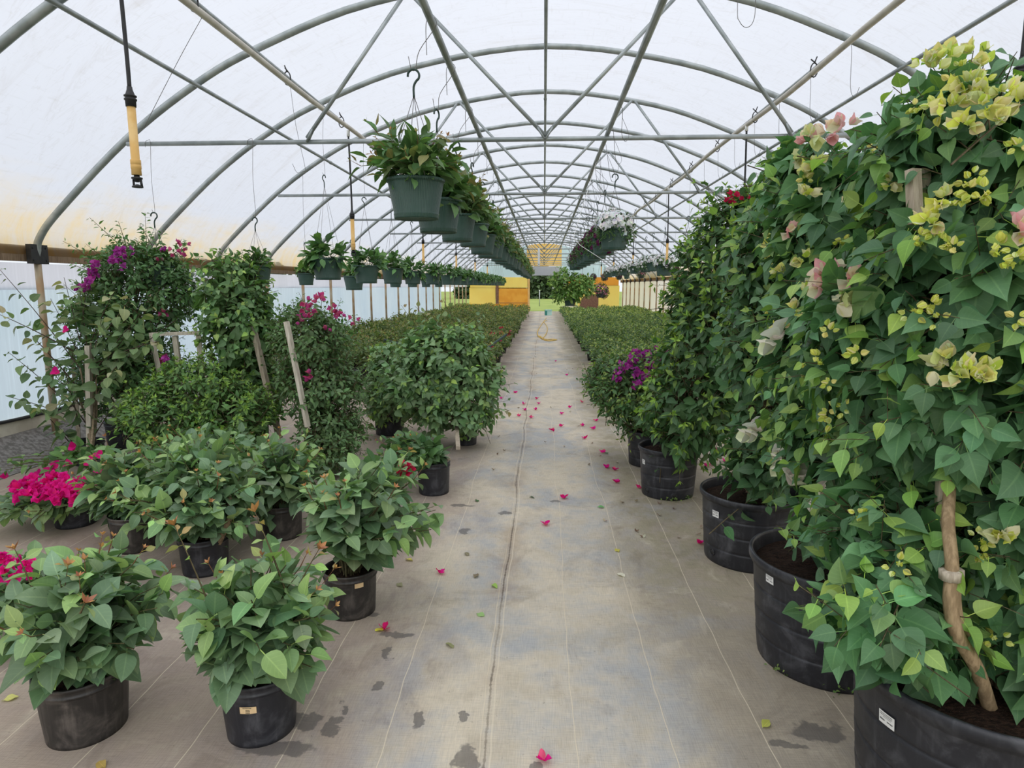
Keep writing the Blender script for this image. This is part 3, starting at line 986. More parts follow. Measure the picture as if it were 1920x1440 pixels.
PURL = [('left of the ridge', -.555, 2.772, .0205), ('right of the ridge', .525, 2.772, .0205), ('under the ridge', 0.0, 3.965, .018),
        ('high on the left slope', -2.42, 3.44, .017), ('high on the right slope', 2.42, 3.44, .017), ('low on the left slope', -2.93, 3.175, .018), ('low on the right slope', 2.84, 3.225, .018)]
for lab, x, z, r in PURL:
    mb = MB()
    mb.tube([(x, yy, z) for yy in np.linspace(Y0 + .1, 39.7, 20)], r, 8)
    for yy in np.arange(3.0, 39, 6.1):
        mb.tube([(x, yy, z), (x, yy + .06, z)], r * 1.25, 8)
    tag(mb.build('purlin_pipe', M_METAL), 'long galvanised purlin pipe running %s' % lab, 'pipe', 'purlin pipes')
for s, lab in ((-1, 'left'), (1, 'right')):
    mb = MB()
    rngp = random.Random(5 + s)
    pts = [(s * (2.37 + rngp.uniform(-.02, .02)), yy, 3.375 + rngp.uniform(-.025, .025)) for yy in np.arange(-2.9, 39.5, 1.63)]
    t = thing('irrigation_pipe', 'white plastic water pipe strapped under the %s slope of the roof' % lab, 'pipe', (0, 0, 0), 0, 'irrigation pipes')
    mb.tube(curve(pts, 4), .026, 8)
    mb.build('pipe_run', M_PVC, t)
    for yy in np.arange(3.0, 38, 1.63):
        mb = MB()
        x = s * 2.385
        th = np.linspace(0, 2 * PI, 13)
        mb.tube([(x + .031 * math.cos(a), yy, 3.403 + .06 * math.sin(a)) for a in th], .006, 5)
        mb.tube([(x, yy, 3.46), (x + s * .02, yy, 3.515)], .006, 5)
        mb.tube([(x + .01, yy, 3.46), (x - .025, yy + .02, 3.5)], .006, 5)
        mb.build('cable_tie', M_BLACK, t)


def sprinkler(loc, tube_len, label):
    """drop hose, black reducer, yellow weight pipe, collar and spinner; origin at the pipe above"""
    t = thing('sprinkler_drop', label, 'sprinkler', loc, 0, 'hanging sprinkler drops')
    L = tube_len
    mb = MB()
    mb.tube(curve([(0, 0, .0), (.008, 0, -L * .4), (.012, .0, -L * .8), (.012, 0, -L)], 6), .0115, 8)
    mb.build('drop_hose', M_BLACK, t)
    mb = MB()
    mb.tube([(0, 0, .02), (0, 0, -.05)], .02, 8)
    mb.build('pipe_fitting', M_WHITE, t)
    x = .012
    mb = MB()
    mb.lathe([(.0, -L + .01), (.014, -L + .01), (.016, -L - 0.0080), (.026, -L - 0.0360), (.034, -L - 0.0384), (.034, -L - 0.0448), (.027, -L - 0.0480), (.027, -L - 0.0544), (.034, -L - 0.0568), (.034, -L - 0.0640), (.029, -L - 0.0672), (.028, -L - 0.1000), (0, -L - 0.1000)], 16, center=(x, 0, 0))
    mb.build('reducer', M_BLACK, t)
    mb = MB()
    mb.lathe([(0, -L - 0.0960), (.0235, -L - 0.0960), (.0235, -L - 0.4000), (.024, -L - 0.4000), (0, -L - 0.4000)], 16, center=(x, 0, 0))
    mb.build('weight_pipe', M_YELLOW, t)
    mb = MB()
    mb.lathe([(.0235, -L - 0.3920), (.0285, -L - 0.3960), (.0285, -L - 0.4200), (.0265, -L - 0.4224), (.0285, -L - 0.4256), (.0285, -L - 0.4440), (.0265, -L - 0.4464), (.0275, -L - 0.4800), (.015, -L - 0.4800)], 16, center=(x, 0, 0))
    mb.build('collar', M_YELLOW, t)
    mb = MB()
    z = -L - 0.4800
    mb.lathe([(0, z), (.014, z), (.016, z - .01), (.03, z - .014), (.03, z - .022), (.014, z - .026), (.012, z - .04), (.0, z - .04)], 14, center=(x, 0, 0))
    mb.bar((x - .022, 0, z - .027), (x - .022, 0, z - .066), .007, .012)
    mb.bar((x + .022, 0, z - .027), (x + .026, 0, z - .066), .007, .012)
    mb.bar((x - .026, 0, z - .029), (x + .026, 0, z - .029), .008, .012)
    mb.lathe([(0, z - .053), (.008, z - .053), (.03, z - .064), (.03, z - .071), (0, z - .071)], 14, center=(x, 0, 0))
    mb.build('spinner', M_BLACK, t)
    return t


for i, (yy, L) in enumerate(((3.84, .735), (8.2, .93), (13.0, .93), (17.9, .93), (22.8, .93), (27.7, .93))):
    sprinkler((-2.40, yy, 3.36), L, 'hanging sprinkler on a black hose with yellow weight pipe, %s along the left water pipe' % ORD[i])
for i, (yy, L) in enumerate(((3.58, .735), (8.15, .93), (13.0, .93), (17.9, .93), (22.8, .93), (27.7, .93))):
    sprinkler((2.37, yy, 3.36), L, 'hanging sprinkler on a black hose with yellow weight pipe, %s along the right water pipe' % ORD[i])

# ------------------------------------------------------------------ pots
def pot_profile(r, h, rb, style):
    p = [(0.0, .012), (rb * .95, .012), (rb * .955, .0), (rb * .99, .0), (rb, .012)]
    rr = lambda f: rb + (r * .955 - rb) * f
    if style == 'big':
        for f in (.24, .47, .70):
            z = h * f
            p += [(rr(f), z - .016), (rr(f), z - .005), (rr(f) * .985, z - .001), (rr(f) * 1.004, z + .004), (rr(f) * 1.004, z + .016)]
        p += [(rr(.88), h * .88), (r * .955, h * .90), (r * .975, h * .905), (r * .98, h * .925), (r * .998, h * .935), (r, h * .965), (r * .995, h * .99), (r * .98, h), (r * .955, h * .995), (r * .945, h * .97), (rr(.9) * .975, h * .88), (rr(.75) * .965, h * .75)]
    else:
        p += [(rr(.5), h * .45), (rr(.8), h * .80), (r * .955, h * .835), (r * .985, h * .84), (r * .985, h * .87), (r * .97, h * .875), (r * .985, h * .95), (r, h * .955), (r, h * .985), (r * .985, h), (r * .96, h), (r * .945, h * .96), (rr(.82) * .975, h * .82), (rr(.7) * .965, h * .7)]
    return p


def add_pot(t, r, h, rb, style='small', mat=None, flute=0, soil=.80, seed=0, holes=(), seg=48):
    mb = MB()
    md = None
    rg = np.random.default_rng(seed)
    ph = rg.uniform(0, 6.28, 3)

    def md(th, P):
        zz = (P[:, 1] / h)[:, None]
        w = 1 + .006 * np.sin(2 * th + ph[0]) * zz + .004 * np.sin(3 * th + ph[1])
        if flute:
            w = w - .012 * (np.abs(np.sin(flute * th / 2)) < .16) * ((zz > .03) & (zz < .8))
        return w
    mb.lathe(pot_profile(r, h, rb, style) if style != 'small' or not flute else pot_profile(r, h, rb, style), seg * (3 if flute else 1), mod=md)
    mb.build('pot', mat or M_POT, t)
    # soil: a lumpy disc
    mb = MB()
    zs = h * soil
    rs = (rb + (r * .955 - rb) * soil) * .985
    rings = 9
    V = [(0, 0, zs + .012)]
    for i in range(1, rings + 1):
        for j in range(36):
            a = j / 36 * 2 * PI
            rr = rs * i / rings
            V.append((rr * math.cos(a), rr * math.sin(a), zs + .012 * (1 - (i / rings) ** 2) + (rg.uniform(-.007, .007) if i < rings else -.004)))
    q = [(1 + i * 36 + j, 1 + i * 36 + (j + 1) % 36, 1 + (i + 1) * 36 + (j + 1) % 36, 1 + (i + 1) * 36 + j) for i in range(rings - 1) for j in range(36)]
    q = [(a, d, c, b) for a, b, c, d in q]
    tri = [(0, 1 + j, 1 + (j + 1) % 36) for j in range(36)]
    mb.add(V, [q, tri])
    mb.build('soil', M_SOIL, t)
    for a, z in holes:
        rr = rb + (r * .955 - rb) * (z / h)
        d = np.array([math.cos(a), math.sin(a), 0])
        mb = MB()
        mb.tube([d * (rr - .01) + (0, 0, z), d * (rr + .003) + (0, 0, z)], .016, 12)
        hole = mb.build('drain_hole', M_INK, t)
        mb = MB()
        e = np.array([-d[1], d[0], 0])
        mb.tube([d * (rr + .002) + e * .018 * math.cos(b) + np.array([0, 0, z + .018 * math.sin(b)]) for b in np.linspace(0, 2 * PI, 17)], .003, 5)
        mb.build('hole_rim', mat or M_POT, hole)


def pot_label(t, r, h, rb, ang, z, w, hh, mat, rows, name='price_label'):
    """small sticker bent round the pot, with rows of tiny print"""
    def patch(mb, a0, a1, z0, z1, off):
        n = 6
        V = []
        for i in range(n + 1):
            a = a0 + (a1 - a0) * i / n
            for zz in (z0, z1):
                rr = (rb + (r * .955 - rb) * (zz / h)) * 1.008 + off
                V.append((rr * math.cos(a), rr * math.sin(a), zz))
        mb.add(V, [[(2 * i, 2 * i + 2, 2 * i + 3, 2 * i + 1) for i in range(n)]])
    rr = rb + (r * .955 - rb) * (z / h)
    da = w / rr
    mb = MB()
    patch(mb, ang - da / 2, ang + da / 2, z - hh / 2, z + hh / 2, .0015)
    lab = mb.build(name, mat, t)
    lab['label'] = 'small printed sticker'
    mb = MB()
    for (u0, u1, v, th) in rows:
        x = u0
        while x < u1 - .02:
            wd = min(.035 + .03 * ((x * 37) % 1), u1 - x)
            patch(mb, ang - da / 2 + da * x, ang - da / 2 + da * (x + wd), z - hh / 2 + hh * (v - th / 2), z - hh / 2 + hh * (v + th / 2), .0022)
            x += wd + .018
    mb.build('print', M_INK, lab)


ROWS_W = [(.08, .9, .86, .05), (.08, .86, .73, .05), (.3, .8, .60, .04), (.08, .42, .34, .12), (.55, .92, .34, .09)]
ROWS_Y = [(.2, .72, .84, .12), (.36, .6, .58, .11), (.36, .62, .36, .12), (.36, .62, .13, .11)]

# ------------------------------------------------------------------ bract clusters (shared meshes)


def flower_mesh(name, seed, nfl, R, L, asp, cols, openness, lod=2, flat=.5):
    rng = np.random.default_rng(seed)
    mb = MB()
    for i in range(nfl):
        d = nrm(rng.normal(0, 1, 3) + np.array([0, 0, 1.1]))
        c0 = d * R * rng.uniform(.35, 1.0) * np.array([1, 1, flat])
        ax = nrm(d + rng.normal(0, .35, 3))
        e1 = nrm(np.cross(ax, [.31, .2, .93]))
        e2 = np.cross(ax, e1)
        a = rng.uniform(0, 6.28) + np.arange(3) * 2.094
        rad = np.cos(a)[:, None] * e1 + np.sin(a)[:, None] * e2
        o = openness * rng.uniform(.75, 1.2)
        D = ax * (1 - .55 * o) + rad * o
        N = ax * (.35 + o * .6) - rad * (1 - o * .5)
        leaves(mb, rng, np.tile(c0, (3, 1)) + rad * L * .05, D, N, L * rng.uniform(.8, 1.15), asp * 1.1, palette(rng, 3, cols, .1), 'round', lod, -.32 + .42 * (o > .8), .5, None, .10)
    o = mb.build(name, M_PETAL)
    me = o.data
    bpy.data.objects.remove(o)
    return me


YEL = [(.70, .72, .16), (.80, .79, .28), (.62, .70, .12), (.85, .82, .42)]
CRM = [(.80, .78, .46), (.82, .80, .58), (.74, .76, .36)]
PNK = [(.85, .46, .46), (.84, .58, .52), (.80, .70, .50)]
MAG = [(.80, .01, .26), (.86, .02, .34), (.72, .01, .18)]
PUR = [(.42, .05, .34), (.36, .03, .26), (.50, .09, .42)]
ROS = [(.58, .06, .22), (.5, .07, .26), (.66, .14, .26)]
WHT = [(.82, .82, .66), (.84, .84, .74)]
RED = [(.62, .02, .09), (.7, .03, .12)]
FM = {
    'bud': [flower_mesh('flower_cluster', 300 + i, 5, .021, .021, .75, YEL, .32, 3, .9) for i in range(3)],
    'yel': [flower_mesh('flower_cluster', 310 + i, 4, .022, .036, .82, YEL + CRM, .5, 3) for i in range(3)],
    'crm': [flower_mesh('flower_cluster', 320 + i, 3, .024, .044, .85, CRM, .6, 3) for i in range(3)],
    'pnk': [flower_mesh('flower_cluster', 330 + i, 3, .028, .048, .85, PNK, .7, 3) for i in range(3)],
    'wht': [flower_mesh('flower_cluster', 340 + i, 3, .026, .05, .85, WHT, .75, 3) for i in range(2)],
    'mag': [flower_mesh('flower_cluster', 350 + i, 5, .036, .036, .9, MAG, .85, 3, .35) for i in range(4)],
    'pur': [flower_mesh('flower_cluster', 360 + i, 6, .05, .034, .85, PUR, .8, 2, .7) for i in range(3)],
    'ros': [flower_mesh('flower_cluster', 370 + i, 3, .03, .03, .85, ROS, .7, 2, .7) for i in range(3)],
    'red': [flower_mesh('flower_cluster', 380 + i, 4, .03, .03, .85, RED, .75, 2, .6) for i in range(2)],
    'one': [flower_mesh('flower_cluster', 390 + i, 1, .0, .034, .9, MAG, .8, 3) for i in range(2)],
}
FLAB = {'bud': 'tight lime yellow bract buds', 'yel': 'lime yellow bract cluster', 'crm': 'cream yellow bracts', 'pnk': 'pink and cream bracts', 'wht': 'creamy white bracts',
        'mag': 'magenta bract cluster', 'pur': 'purple bract cluster', 'ros': 'dull pink bracts', 'red': 'red bracts', 'one': 'single magenta bract'}
_fr = random.Random(11)


def flower(t, kind, p, out, scale=1.0):
    """p in world space; out: direction the cluster faces"""
    me = FM[kind][_fr.randrange(len(FM[kind]))]
    o = bpy.data.objects.new('flower_cluster', me)
    COL.objects.link(o)
    o.parent = t
    q = Vector(out).to_track_quat('Z', 'Y')
    s = scale * _fr.uniform(.85, 1.2)
    o.matrix_local = Matrix.Translation(Vector(p) - t.location) @ q.to_matrix().to_4x4() @ Matrix.Rotation(_fr.uniform(0, 6.28), 4, 'Z') @ Matrix.Scale(s, 4)
    o['label'] = FLAB[kind]
    return o


# ------------------------------------------------------------------ plants
GA = [(0.156, 0.255, 0.140), (0.131, 0.231, 0.123), (0.192, 0.299, 0.163), (0.111, 0.199, 0.101)]     # grey-green potted bushes
GAY = [(0.276, 0.425, 0.143), (0.230, 0.380, 0.143)]
COP = [(.42, .20, .08), (.36, .15, .09), (.48, .27, .10)]
GB = [(0.075, 0.180, 0.072), (0.088, 0.204, 0.084), (0.064, 0.156, 0.069), (0.110, 0.240, 0.112)]        # big right-hand climbers
GBY = [(0.220, 0.391, 0.065), (0.308, 0.460, 0.091)]
GD = [(0.076, 0.166, 0.057), (0.094, 0.201, 0.070), (0.065, 0.142, 0.054)]
GL = [(0.113, 0.230, 0.063), (0.097, 0.207, 0.070), (0.081, 0.178, 0.063)]


def loc_blobs(blobs, o):
    return [(np.asarray(c) - o, np.asarray(r)) for c, r in blobs]


def shrub(t, seed, blobs, n, m, L, asp, shape, cols, young, twl, lod, trunk=None, up=.3, grav=.45, nout=.8, nup=.6, youngness=.6, r0=.003, scol=(.15, .12, .07),
          under=.35, spread=.45, fill=.25, kt=.45, petl=.32, base=None, nbr=40, bcol=(.22, .16, .10), br=.012, tipn=0, tipcol=None, mat=None, droop=.25, s0=.1, lo=.8, nm='foliage', fold=.28):
    rng = np.random.default_rng(seed)
    o = np.array(t.location)
    bl = loc_blobs(blobs, o)
    P, O = anchors(rng, bl, n, lo, 1.02, under)
    if fill:
        k = int(n * fill)
        P2, O2 = anchors(rng, bl, k, .35, .8, .8)
        P, O = np.vstack([P, P2]), np.vstack([O, O2])
    n = len(P)
    ln = twl * rng.uniform(.6, 1.35, (n, 1))
    lng = rng.random((n, 1)) < .14
    ln = np.where(lng, ln * 1.9, ln)
    B = nrm(O * .8 + np.array([0, 0, up]) + np.where(lng, np.array([0, 0, .35]), 0) + rng.normal(0, spread, (n, 3))) * ln
    A = P - B * .6
    Cv = np.stack([np.zeros(n), np.zeros(n), -.22 * ln[:, 0] * rng.uniform(.2, 1.2, n)], -1)
    mb, ms = MB(), MB()
    shoots(mb, ms, rng, A, B, Cv, m, L, asp, cols, young, O, kt=kt, grav=grav, nup=nup, nout=nout, shape=shape, lod=lod, youngness=youngness, r0=r0, scol=scol, s0=s0, petl=petl,
           tipn=tipn, tipcol=tipcol, droop=droop, fold=fold)
    if base is not None:
        b0 = np.asarray(base) - o
        sel = rng.choice(n, min(nbr, n), replace=False)
        t5 = np.linspace(0, 1, 7)
        e = A[sel]
        s_ = np.tile(b0, (len(sel), 1)) + rng.normal(0, .02, (len(sel), 3)) * np.array([1, 1, 0])
        mid = (s_ + e) / 2 + np.stack([(b0[0] - e[:, 0]) * .2, (b0[1] - e[:, 1]) * .2, np.abs(e[:, 2] - b0[2]) * .12], -1) + rng.normal(0, .03, (len(sel), 3))
        PB = (1 - t5)[None, :, None] ** 2 * s_[:, None] + (2 * t5 * (1 - t5))[None, :, None] * mid[:, None] + (t5 ** 2)[None, :, None] * e[:, None]
        ms.tubes(PB, (br * (1 - .75 * t5))[None] * rng.uniform(.5, 1.2, (len(sel), 1)), 5, bcol)
    if trunk:
        for pts, r in trunk:
            ms.tube(curve(np.asarray(pts) - o, 6), np.linspace(r, r * .7, (len(pts) - 1) * 6 + 1), 8, bcol)
    mb.build(nm, mat or M_LEAF, t)
    ms.build('branches', M_STEM, t)
    return bl


def bush(t, seed, z0, cc, cr, n, m, L, asp=.74, shape='round', cols=GA, young=GAY, lod=4, scol=(.13, .12, .06), r0=.0045, tipn=5, tipcol=COP, tipfrac=.35, grav=.16, skirt=.33, youngness=.35, kt=.4, r_in=.03, mat=None, s0=.22, petl=.25, taper=.4, top=None):
    """stems rising from the soil at height z0 and arching out to the skin of a crown (cc, cr in the plant's own frame)"""
    rng = np.random.default_rng(seed)
    d = nrm(rng.normal(0, 1, (n, 3)) + np.array([0, 0, .35]))
    low = rng.random(n) < skirt
    d[low, 2] = rng.uniform(-.55, .1, low.sum())
    d[~low, 2] = np.abs(d[~low, 2])
    d = nrm(d)
    tip = np.asarray(cc) + d * np.asarray(cr) * rng.uniform(.72, 1.02, (n, 1))
    tip[:, 2] = np.maximum(tip[:, 2], z0 - .04)
    a = rng.uniform(0, 6.28, n)
    A = np.stack([np.cos(a) * r_in, np.sin(a) * r_in, np.full(n, z0)], -1) * np.array([1, 1, 1]) + rng.normal(0, .008, (n, 3)) * np.array([1, 1, 0])
    v = tip - A
    B = v * np.array([.55, .55, 1.0])
    B[:, 2] = np.maximum(v[:, 2], 0) * 1.25 + .10
    Cv = v - B
    mb, ms = MB(), MB()
    O = nrm(v * np.array([1, 1, .3]))
    shoots(mb, ms, rng, A, B, Cv, m, L, asp, cols, young, O, kt=kt, grav=grav, nup=1.0, nout=.2, shape=shape, lod=lod, youngness=youngness, r0=r0, scol=scol, sides=5, s0=s0, petl=petl, taper=taper, droop=.22)
    k = rng.random(n) < tipfrac
    if tipn and k.any():
        sel = np.where(k & ~low)[0]
        tp = tip[sel]
        Tt = nrm(B[sel] + 2 * Cv[sel] + np.array([0, 0, .25]))
        # a short new shoot with coppery leaves
        B2 = Tt * rng.uniform(.03, .09, (len(sel), 1))
        mt = MB()
        shoots(mt, ms, rng, tp, B2, B2 * 0, 2, L * .5, asp * .8, young, tipcol, None, lod=3, tipn=tipn, tipcol=tipcol, tipL=.36, shape='lance', r0=.0025, scol=(.25, .12, .06), grav=0, youngness=.5)
        mt.build('tip_foliage', mat or M_LEAF, t)['label'] = 'coppery young leaf tips'
    mb.build('foliage', mat or M_LEAF, t)
    ms.build('stems', M_STEM, t)


def stake(t, a, b, w=.03, name='stake', mat=None):
    """a, b world points"""
    o = np.array(t.location)
    mb = MB()
    mb.bar(np.asarray(a) - o, np.asarray(b) - o, w, w * .8)
    s = mb.build(name, mat or M_STAKE, t, smooth=False)
    s['label'] = 'wooden support stake'
    return s


def shoot_set(t, seed, pairs, m, L, asp, shape, cols, young, lod=3, r0=.005, sag=.0, nm='shoot_foliage', bow=.12, **kw):
    """explicit long shoots given by world start and end points"""
    if 1 < len(pairs) <= 3:
        for i, pr in enumerate(pairs):
            shoot_set(t, seed * 10 + i, [pr], m, L, asp, shape, cols, young, lod, r0, sag, nm, bow, **dict(kw))
        return None
    rng = np.random.default_rng(seed)
    o = np.array(t.location)
    A = np.array([a for a, b in pairs]) - o
    E = np.array([b for a, b in pairs]) - o
    v = E - A
    Cv = np.zeros_like(v)
    Cv[:, 2] = -bow * np.linalg.norm(v, axis=1)
    B = v - Cv
    mb, ms = MB(), MB()
    shoots(mb, ms, rng, A, B, Cv, m, L, asp, cols, young, None, lod=lod, shape=shape, r0=r0, s0=kw.pop('s0', .2), **kw)
    f = mb.build(nm, M_LEAF, t)
    ms.build('stems', M_STEM, f)
    return f


# ---- front row on the left: bushes in black nursery pots
def front(name, label, gx, gy, r, h, rb, crown, seed, n, m, L, flute=0, mat=None, rz=0, **kw):
    t = thing(name, label, 'potted plant', (gx, gy, 0), 0, 'bougainvillea bushes in the front left rows')
    add_pot(t, r, h, rb, 'small', mat or M_POT, flute, .84, seed)
    c, cr = crown
    bush(t, seed, h * .84, np.asarray(c) - np.array([gx, gy, 0]), cr, n, m, L, **kw)
    return t


P1 = front('potted_bush', 'bushy bougainvillea in the fluted grey-black pot nearest the lower left corner', -1.56, 1.97, .145, .225, .122, blob(168, 1150, 1.97, 165, 118, .26), 1, 44, 10, .115, 22, M_POTW)
P2 = front('potted_bush', 'bougainvillea bush in a black pot with a yellowed sticker', -.96, 2.0, .132, .225, .112, blob(495, 1160, 2.0, 160, 122, .25), 2, 44, 10, .112)
pot_label(P2, .132, .225, .112, -PI / 2 + .12, .145, .052, .024, M_LABELY, ROWS_Y)
P3 = front('potted_bush', 'leaning bougainvillea bush in a black pot behind the stickered pot, beside the aisle', -.89, 2.82, .125, .215, .110, blob(702, 950, 2.85, 138, 98, .30), 3, 52, 11, .115, mat=M_POTW)
pot_label(P3, .125, .215, .110, -.95, .17, .04, .024, M_LABELY, [])
P4 = front('potted_bush', 'dense bougainvillea bush on a bare crooked trunk, between the two nearest front pots', -1.80, 3.22, .13, .20, .112, blob(362, 930, 3.3, 155, 108, .38), 4, 72, 13, .112)
P4b = front('potted_bush', 'bougainvillea bush in a brown-grey pot behind the fluted pot', -2.36, 3.50, .135, .21, .12, blob(275, 895, 3.7, 108, 78, .34), 5, 56, 12, .11, mat=M_POTW)
P5 = front('potted_bush', 'bougainvillea bush in a scuffed brown-black pot, left of the leaning bush', -1.58, 3.72, .125, .21, .11, blob(520, 890, 3.8, 100, 78, .34), 6, 56, 12, .108, mat=M_POTW)
P8 = front('potted_bush', 'low spreading bush in a staked black pot by the aisle before the trellis shrub', -.80, 4.60, .125, .24, .11, blob(775, 850, 4.6, 82, 36, .30), 7, 42, 11, .095, cols=[(.07, .15, .06), (.085, .17, .07)])
stake(P8, (-.735, 4.6, .17), at(843, 858, 4.62), .03)
P5b = front('potted_bush', 'bougainvillea bush half hidden behind the middle of the front left group', -2.25, 4.25, .125, .21, .11, blob(400, 850, 4.3, 130, 50, .4), 8, 54, 11, .105)
# coppery-tipped upright shoots seen on the front bushes
shoot_set(P2, 21, [(at(395, 1140, 1.95), at(327, 985, 1.95)), (at(540, 1120, 2.0), at(478, 960, 2.1)), (at(560, 1100, 2.0), at(598, 1030, 2.0))], 5, .055, .6, 'ovate', GAY, COP, 4, .004, youngness=1.0, tipn=6, tipcol=COP, tipL=.6, s0=.5)
shoot_set(P1, 22, [(at(60, 1100, 1.95), at(28, 1030, 1.95)), (at(120, 1120, 1.9), at(128, 1060, 1.9)), (at(150, 1150, 1.8), at(160, 1130, 1.8))], 4, .05, .6, 'ovate', GAY, COP, 4, .004, youngness=1.0, tipn=6, tipcol=COP, tipL=.6, s0=.5)
for px, py in ((757, 872), (762, 882), (752, 888), (766, 878)):
    flower(P3, 'red', at(px, py, 2.95), (.2, -.8, .6), .75)
# bare trunk of P4 leaning right
mb = MB()
o4 = np.array(P4.location)
mb.tube(curve([np.array([0, 0, .16]), at(400, 1030, 3.2) - o4, at(418, 1000, 3.16) - o4, at(432, 965, 3.14) - o4, at(430, 930, 3.2) - o4], 5), np.linspace(.022, .012, 21), 7, (.30, .22, .14))
mb.tube(curve([at(398, 1040, 3.22) - o4, at(388, 1005, 3.2) - o4, at(380, 960, 3.25) - o4], 5), np.linspace(.016, .009, 11), 7, (.28, .2, .13))
mb.build('trunk', M_STEM, P4)

# magenta-flowered bushes at the left edge
P6 = front('potted_bush', 'bush with a mass of bright magenta bracts in a black pot at the left edge', -2.98, 3.85, .13, .22, .115, blob(92, 978, 3.8, 118, 58, .36), 9, 56, 11, .10)
for i in range(26):
    px, py = 105 + 80 * math.cos(i * 2.4) * math.sqrt((i + .5) / 26), 918 + 25 * math.sin(i * 2.4) * math.sqrt((i + .5) / 26)
    flower(P6, 'mag', at(px, py, 3.45 + .35 * (940 - py) / 50), (_fr.uniform(-.3, .3), -.5, .8), 1.0)
P6b = front('potted_bush', 'magenta-flowered bush cut off by the left edge behind the fluted pot', -2.05, 2.55, .13, .22, .115, blob(10, 1110, 2.5, 110, 70, .28), 10, 44, 10, .095)
for px, py in ((8, 1045), (20, 1052), (5, 1078), (48, 1062), (58, 1075), (100, 1092), (62, 1058), (12, 1068), (30, 1085)):
    flower(P6b, 'mag', at(px, py, 2.3), (.1, -.7, .7), .62)
P7 = front('potted_bush', 'straggly thin bush with scattered single magenta bracts behind the magenta mass', -3.35, 4.75, .12, .2, .105, blob(95, 868, 4.75, 110, 32, .35), 12, 22, 9, .085, tipfrac=.1, cols=GL)
for px, py in ((140, 838), (186, 853), (105, 871), (78, 893), (170, 866), (192, 884), (128, 870), (12, 894), (95, 885)):
    flower(P7, 'one', at(px, py, 4.6), (.1, -.8, .5), 1.5)

# ---- tall shrubs along the left
G_TALL = 'tall staked shrubs on the left'
# purple-flowered tall shrub
D_ = thing('tall_shrub', 'tallest dark bushy shrub with purple bracts by the left wall', 'shrub', tuple(gnd(235, 838)), 0, G_TALL)
add_pot(D_, .16, .26, .14, 'small', M_POT, 0, .84, 31)
blD = [blob(262, 515, 5.75, 84, 58, .40), blob(245, 585, 5.75, 106, 64, .45), blob(230, 690, 5.7, 100, 95, .42), blob(330, 545, 5.8, 40, 48, .3)]
shrub(D_, 31, blD, 620, 11, .062, .52, 'ovate', GD, GL, .24, 2, base=np.array(D_.location) + (0, 0, .22), nbr=50, br=.014, youngness=.5, fill=.4)
shoot_set(D_, 32, [(at(px, py, 5.75), at(qx, qy, 5.7)) for px, py, qx, qy in ((235, 470, 168, 408), (240, 470, 222, 415), (275, 460, 272, 398), (290, 470, 308, 432), (200, 500, 118, 452), (250, 460, 205, 440), (320, 480, 352, 458), (330, 500, 375, 480), (190, 520, 128, 492), (205, 560, 135, 530), (285, 460, 262, 420), (330, 490, 340, 448))],
          16, .055, .5, 'ovate', GL, GL, 3, .004, s0=.1, bow=.03, grav=.2)
for px, py in ((212, 488), (222, 474), (232, 482), (226, 496), (240, 470), (180, 500), (172, 512), (166, 530), (152, 540), (165, 546), (176, 522), (310, 470)):
    flower(D_, 'pur', hit_blobs(px, py, blD, 5.4) * .985 + EYE * .015, (0, -.8, .5), .95)
for px, py in ((330, 455), (325, 470), (340, 480), (300, 482), (305, 586), (312, 676), (345, 460)):
    flower(D_, 'ros', hit_blobs(px, py, blD, 5.4), (0, -.8, .5), 1.2)
# heart-leaved tall shrub
B_ = thing('tall_shrub', 'tall light green heart-leaved shrub leaning on a stake, right of the purple one', 'shrub', tuple(gnd(475, 838)), 0, G_TALL)
add_pot(B_, .16, .26, .14, 'small', M_POT, 0, .84, 33)
blB = [blob(440, 550, 5.5, 58, 50, .33), blob(455, 620, 5.5, 62, 62, .34), blob(465, 720, 5.5, 52, 80, .3), blob(425, 500, 5.5, 36, 26, .25)]
shrub(B_, 33, blB, 300, 9, .088, .74, 'heart', [(.11, .215, .08), (.095, .19, .07), (.135, .25, .095)], GBY, .26, 2, base=np.array(B_.location) + (0, 0, .22), nbr=40, youngness=.5, grav=.55)
shoot_set(B_, 34, [(at(px, py, 5.5), at(qx, qy, 5.5)) for px, py, qx, qy in ((430, 520, 412, 468), (445, 520, 455, 470), (415, 530, 368, 498), (470, 540, 500, 480), (470, 560, 522, 545), (400, 560, 360, 560))], 9, .085, .72, 'heart', GL, GL, 3, .004, s0=.15, bow=.05, grav=.3)
stake(B_, at(474, 612, 5.3), at(520, 745, 5.25) - np.array([0, 0, .35]), .045)
# pink-flowered shrub with the long stake
C_ = thing('tall_shrub', 'bushy shrub with dull pink bracts and a long pale stake in front', 'shrub', tuple(gnd(610, 868)), 0, G_TALL)
add_pot(C_, .15, .25, .13, 'small', M_POT, 0, .84, 35)
blC = [blob(585, 640, 5.2, 68, 62, .34), blob(600, 720, 5.2, 80, 66, .38), blob(622, 800, 5.1, 58, 62, .32), blob(560, 610, 5.3, 40, 40, .25), blob(625, 845, 4.9, 36, 40, .22)]
shrub(C_, 35, blC, 560, 10, .055, .55, 'ovate', [(.10, .185, .07), (.12, .21, .085), (.082, .155, .06)], GL, .22, 2, base=np.array(C_.location) + (0, 0, .22), nbr=60, bcol=(.2, .14, .09), fill=.3)
shoot_set(C_, 36, [(at(px, py, 5.2), at(qx, qy, 5.2)) for px, py, qx, qy in ((585, 600, 560, 548), (600, 600, 605, 545), (630, 620, 668, 590), (635, 650, 680, 620), (560, 600, 530, 575), (620, 610, 640, 560), (640, 640, 655, 600), (655, 720, 690, 700))], 14, .052, .52, 'ovate', GL, GL, 3, .0035, s0=.1, bow=.05, grav=.25)
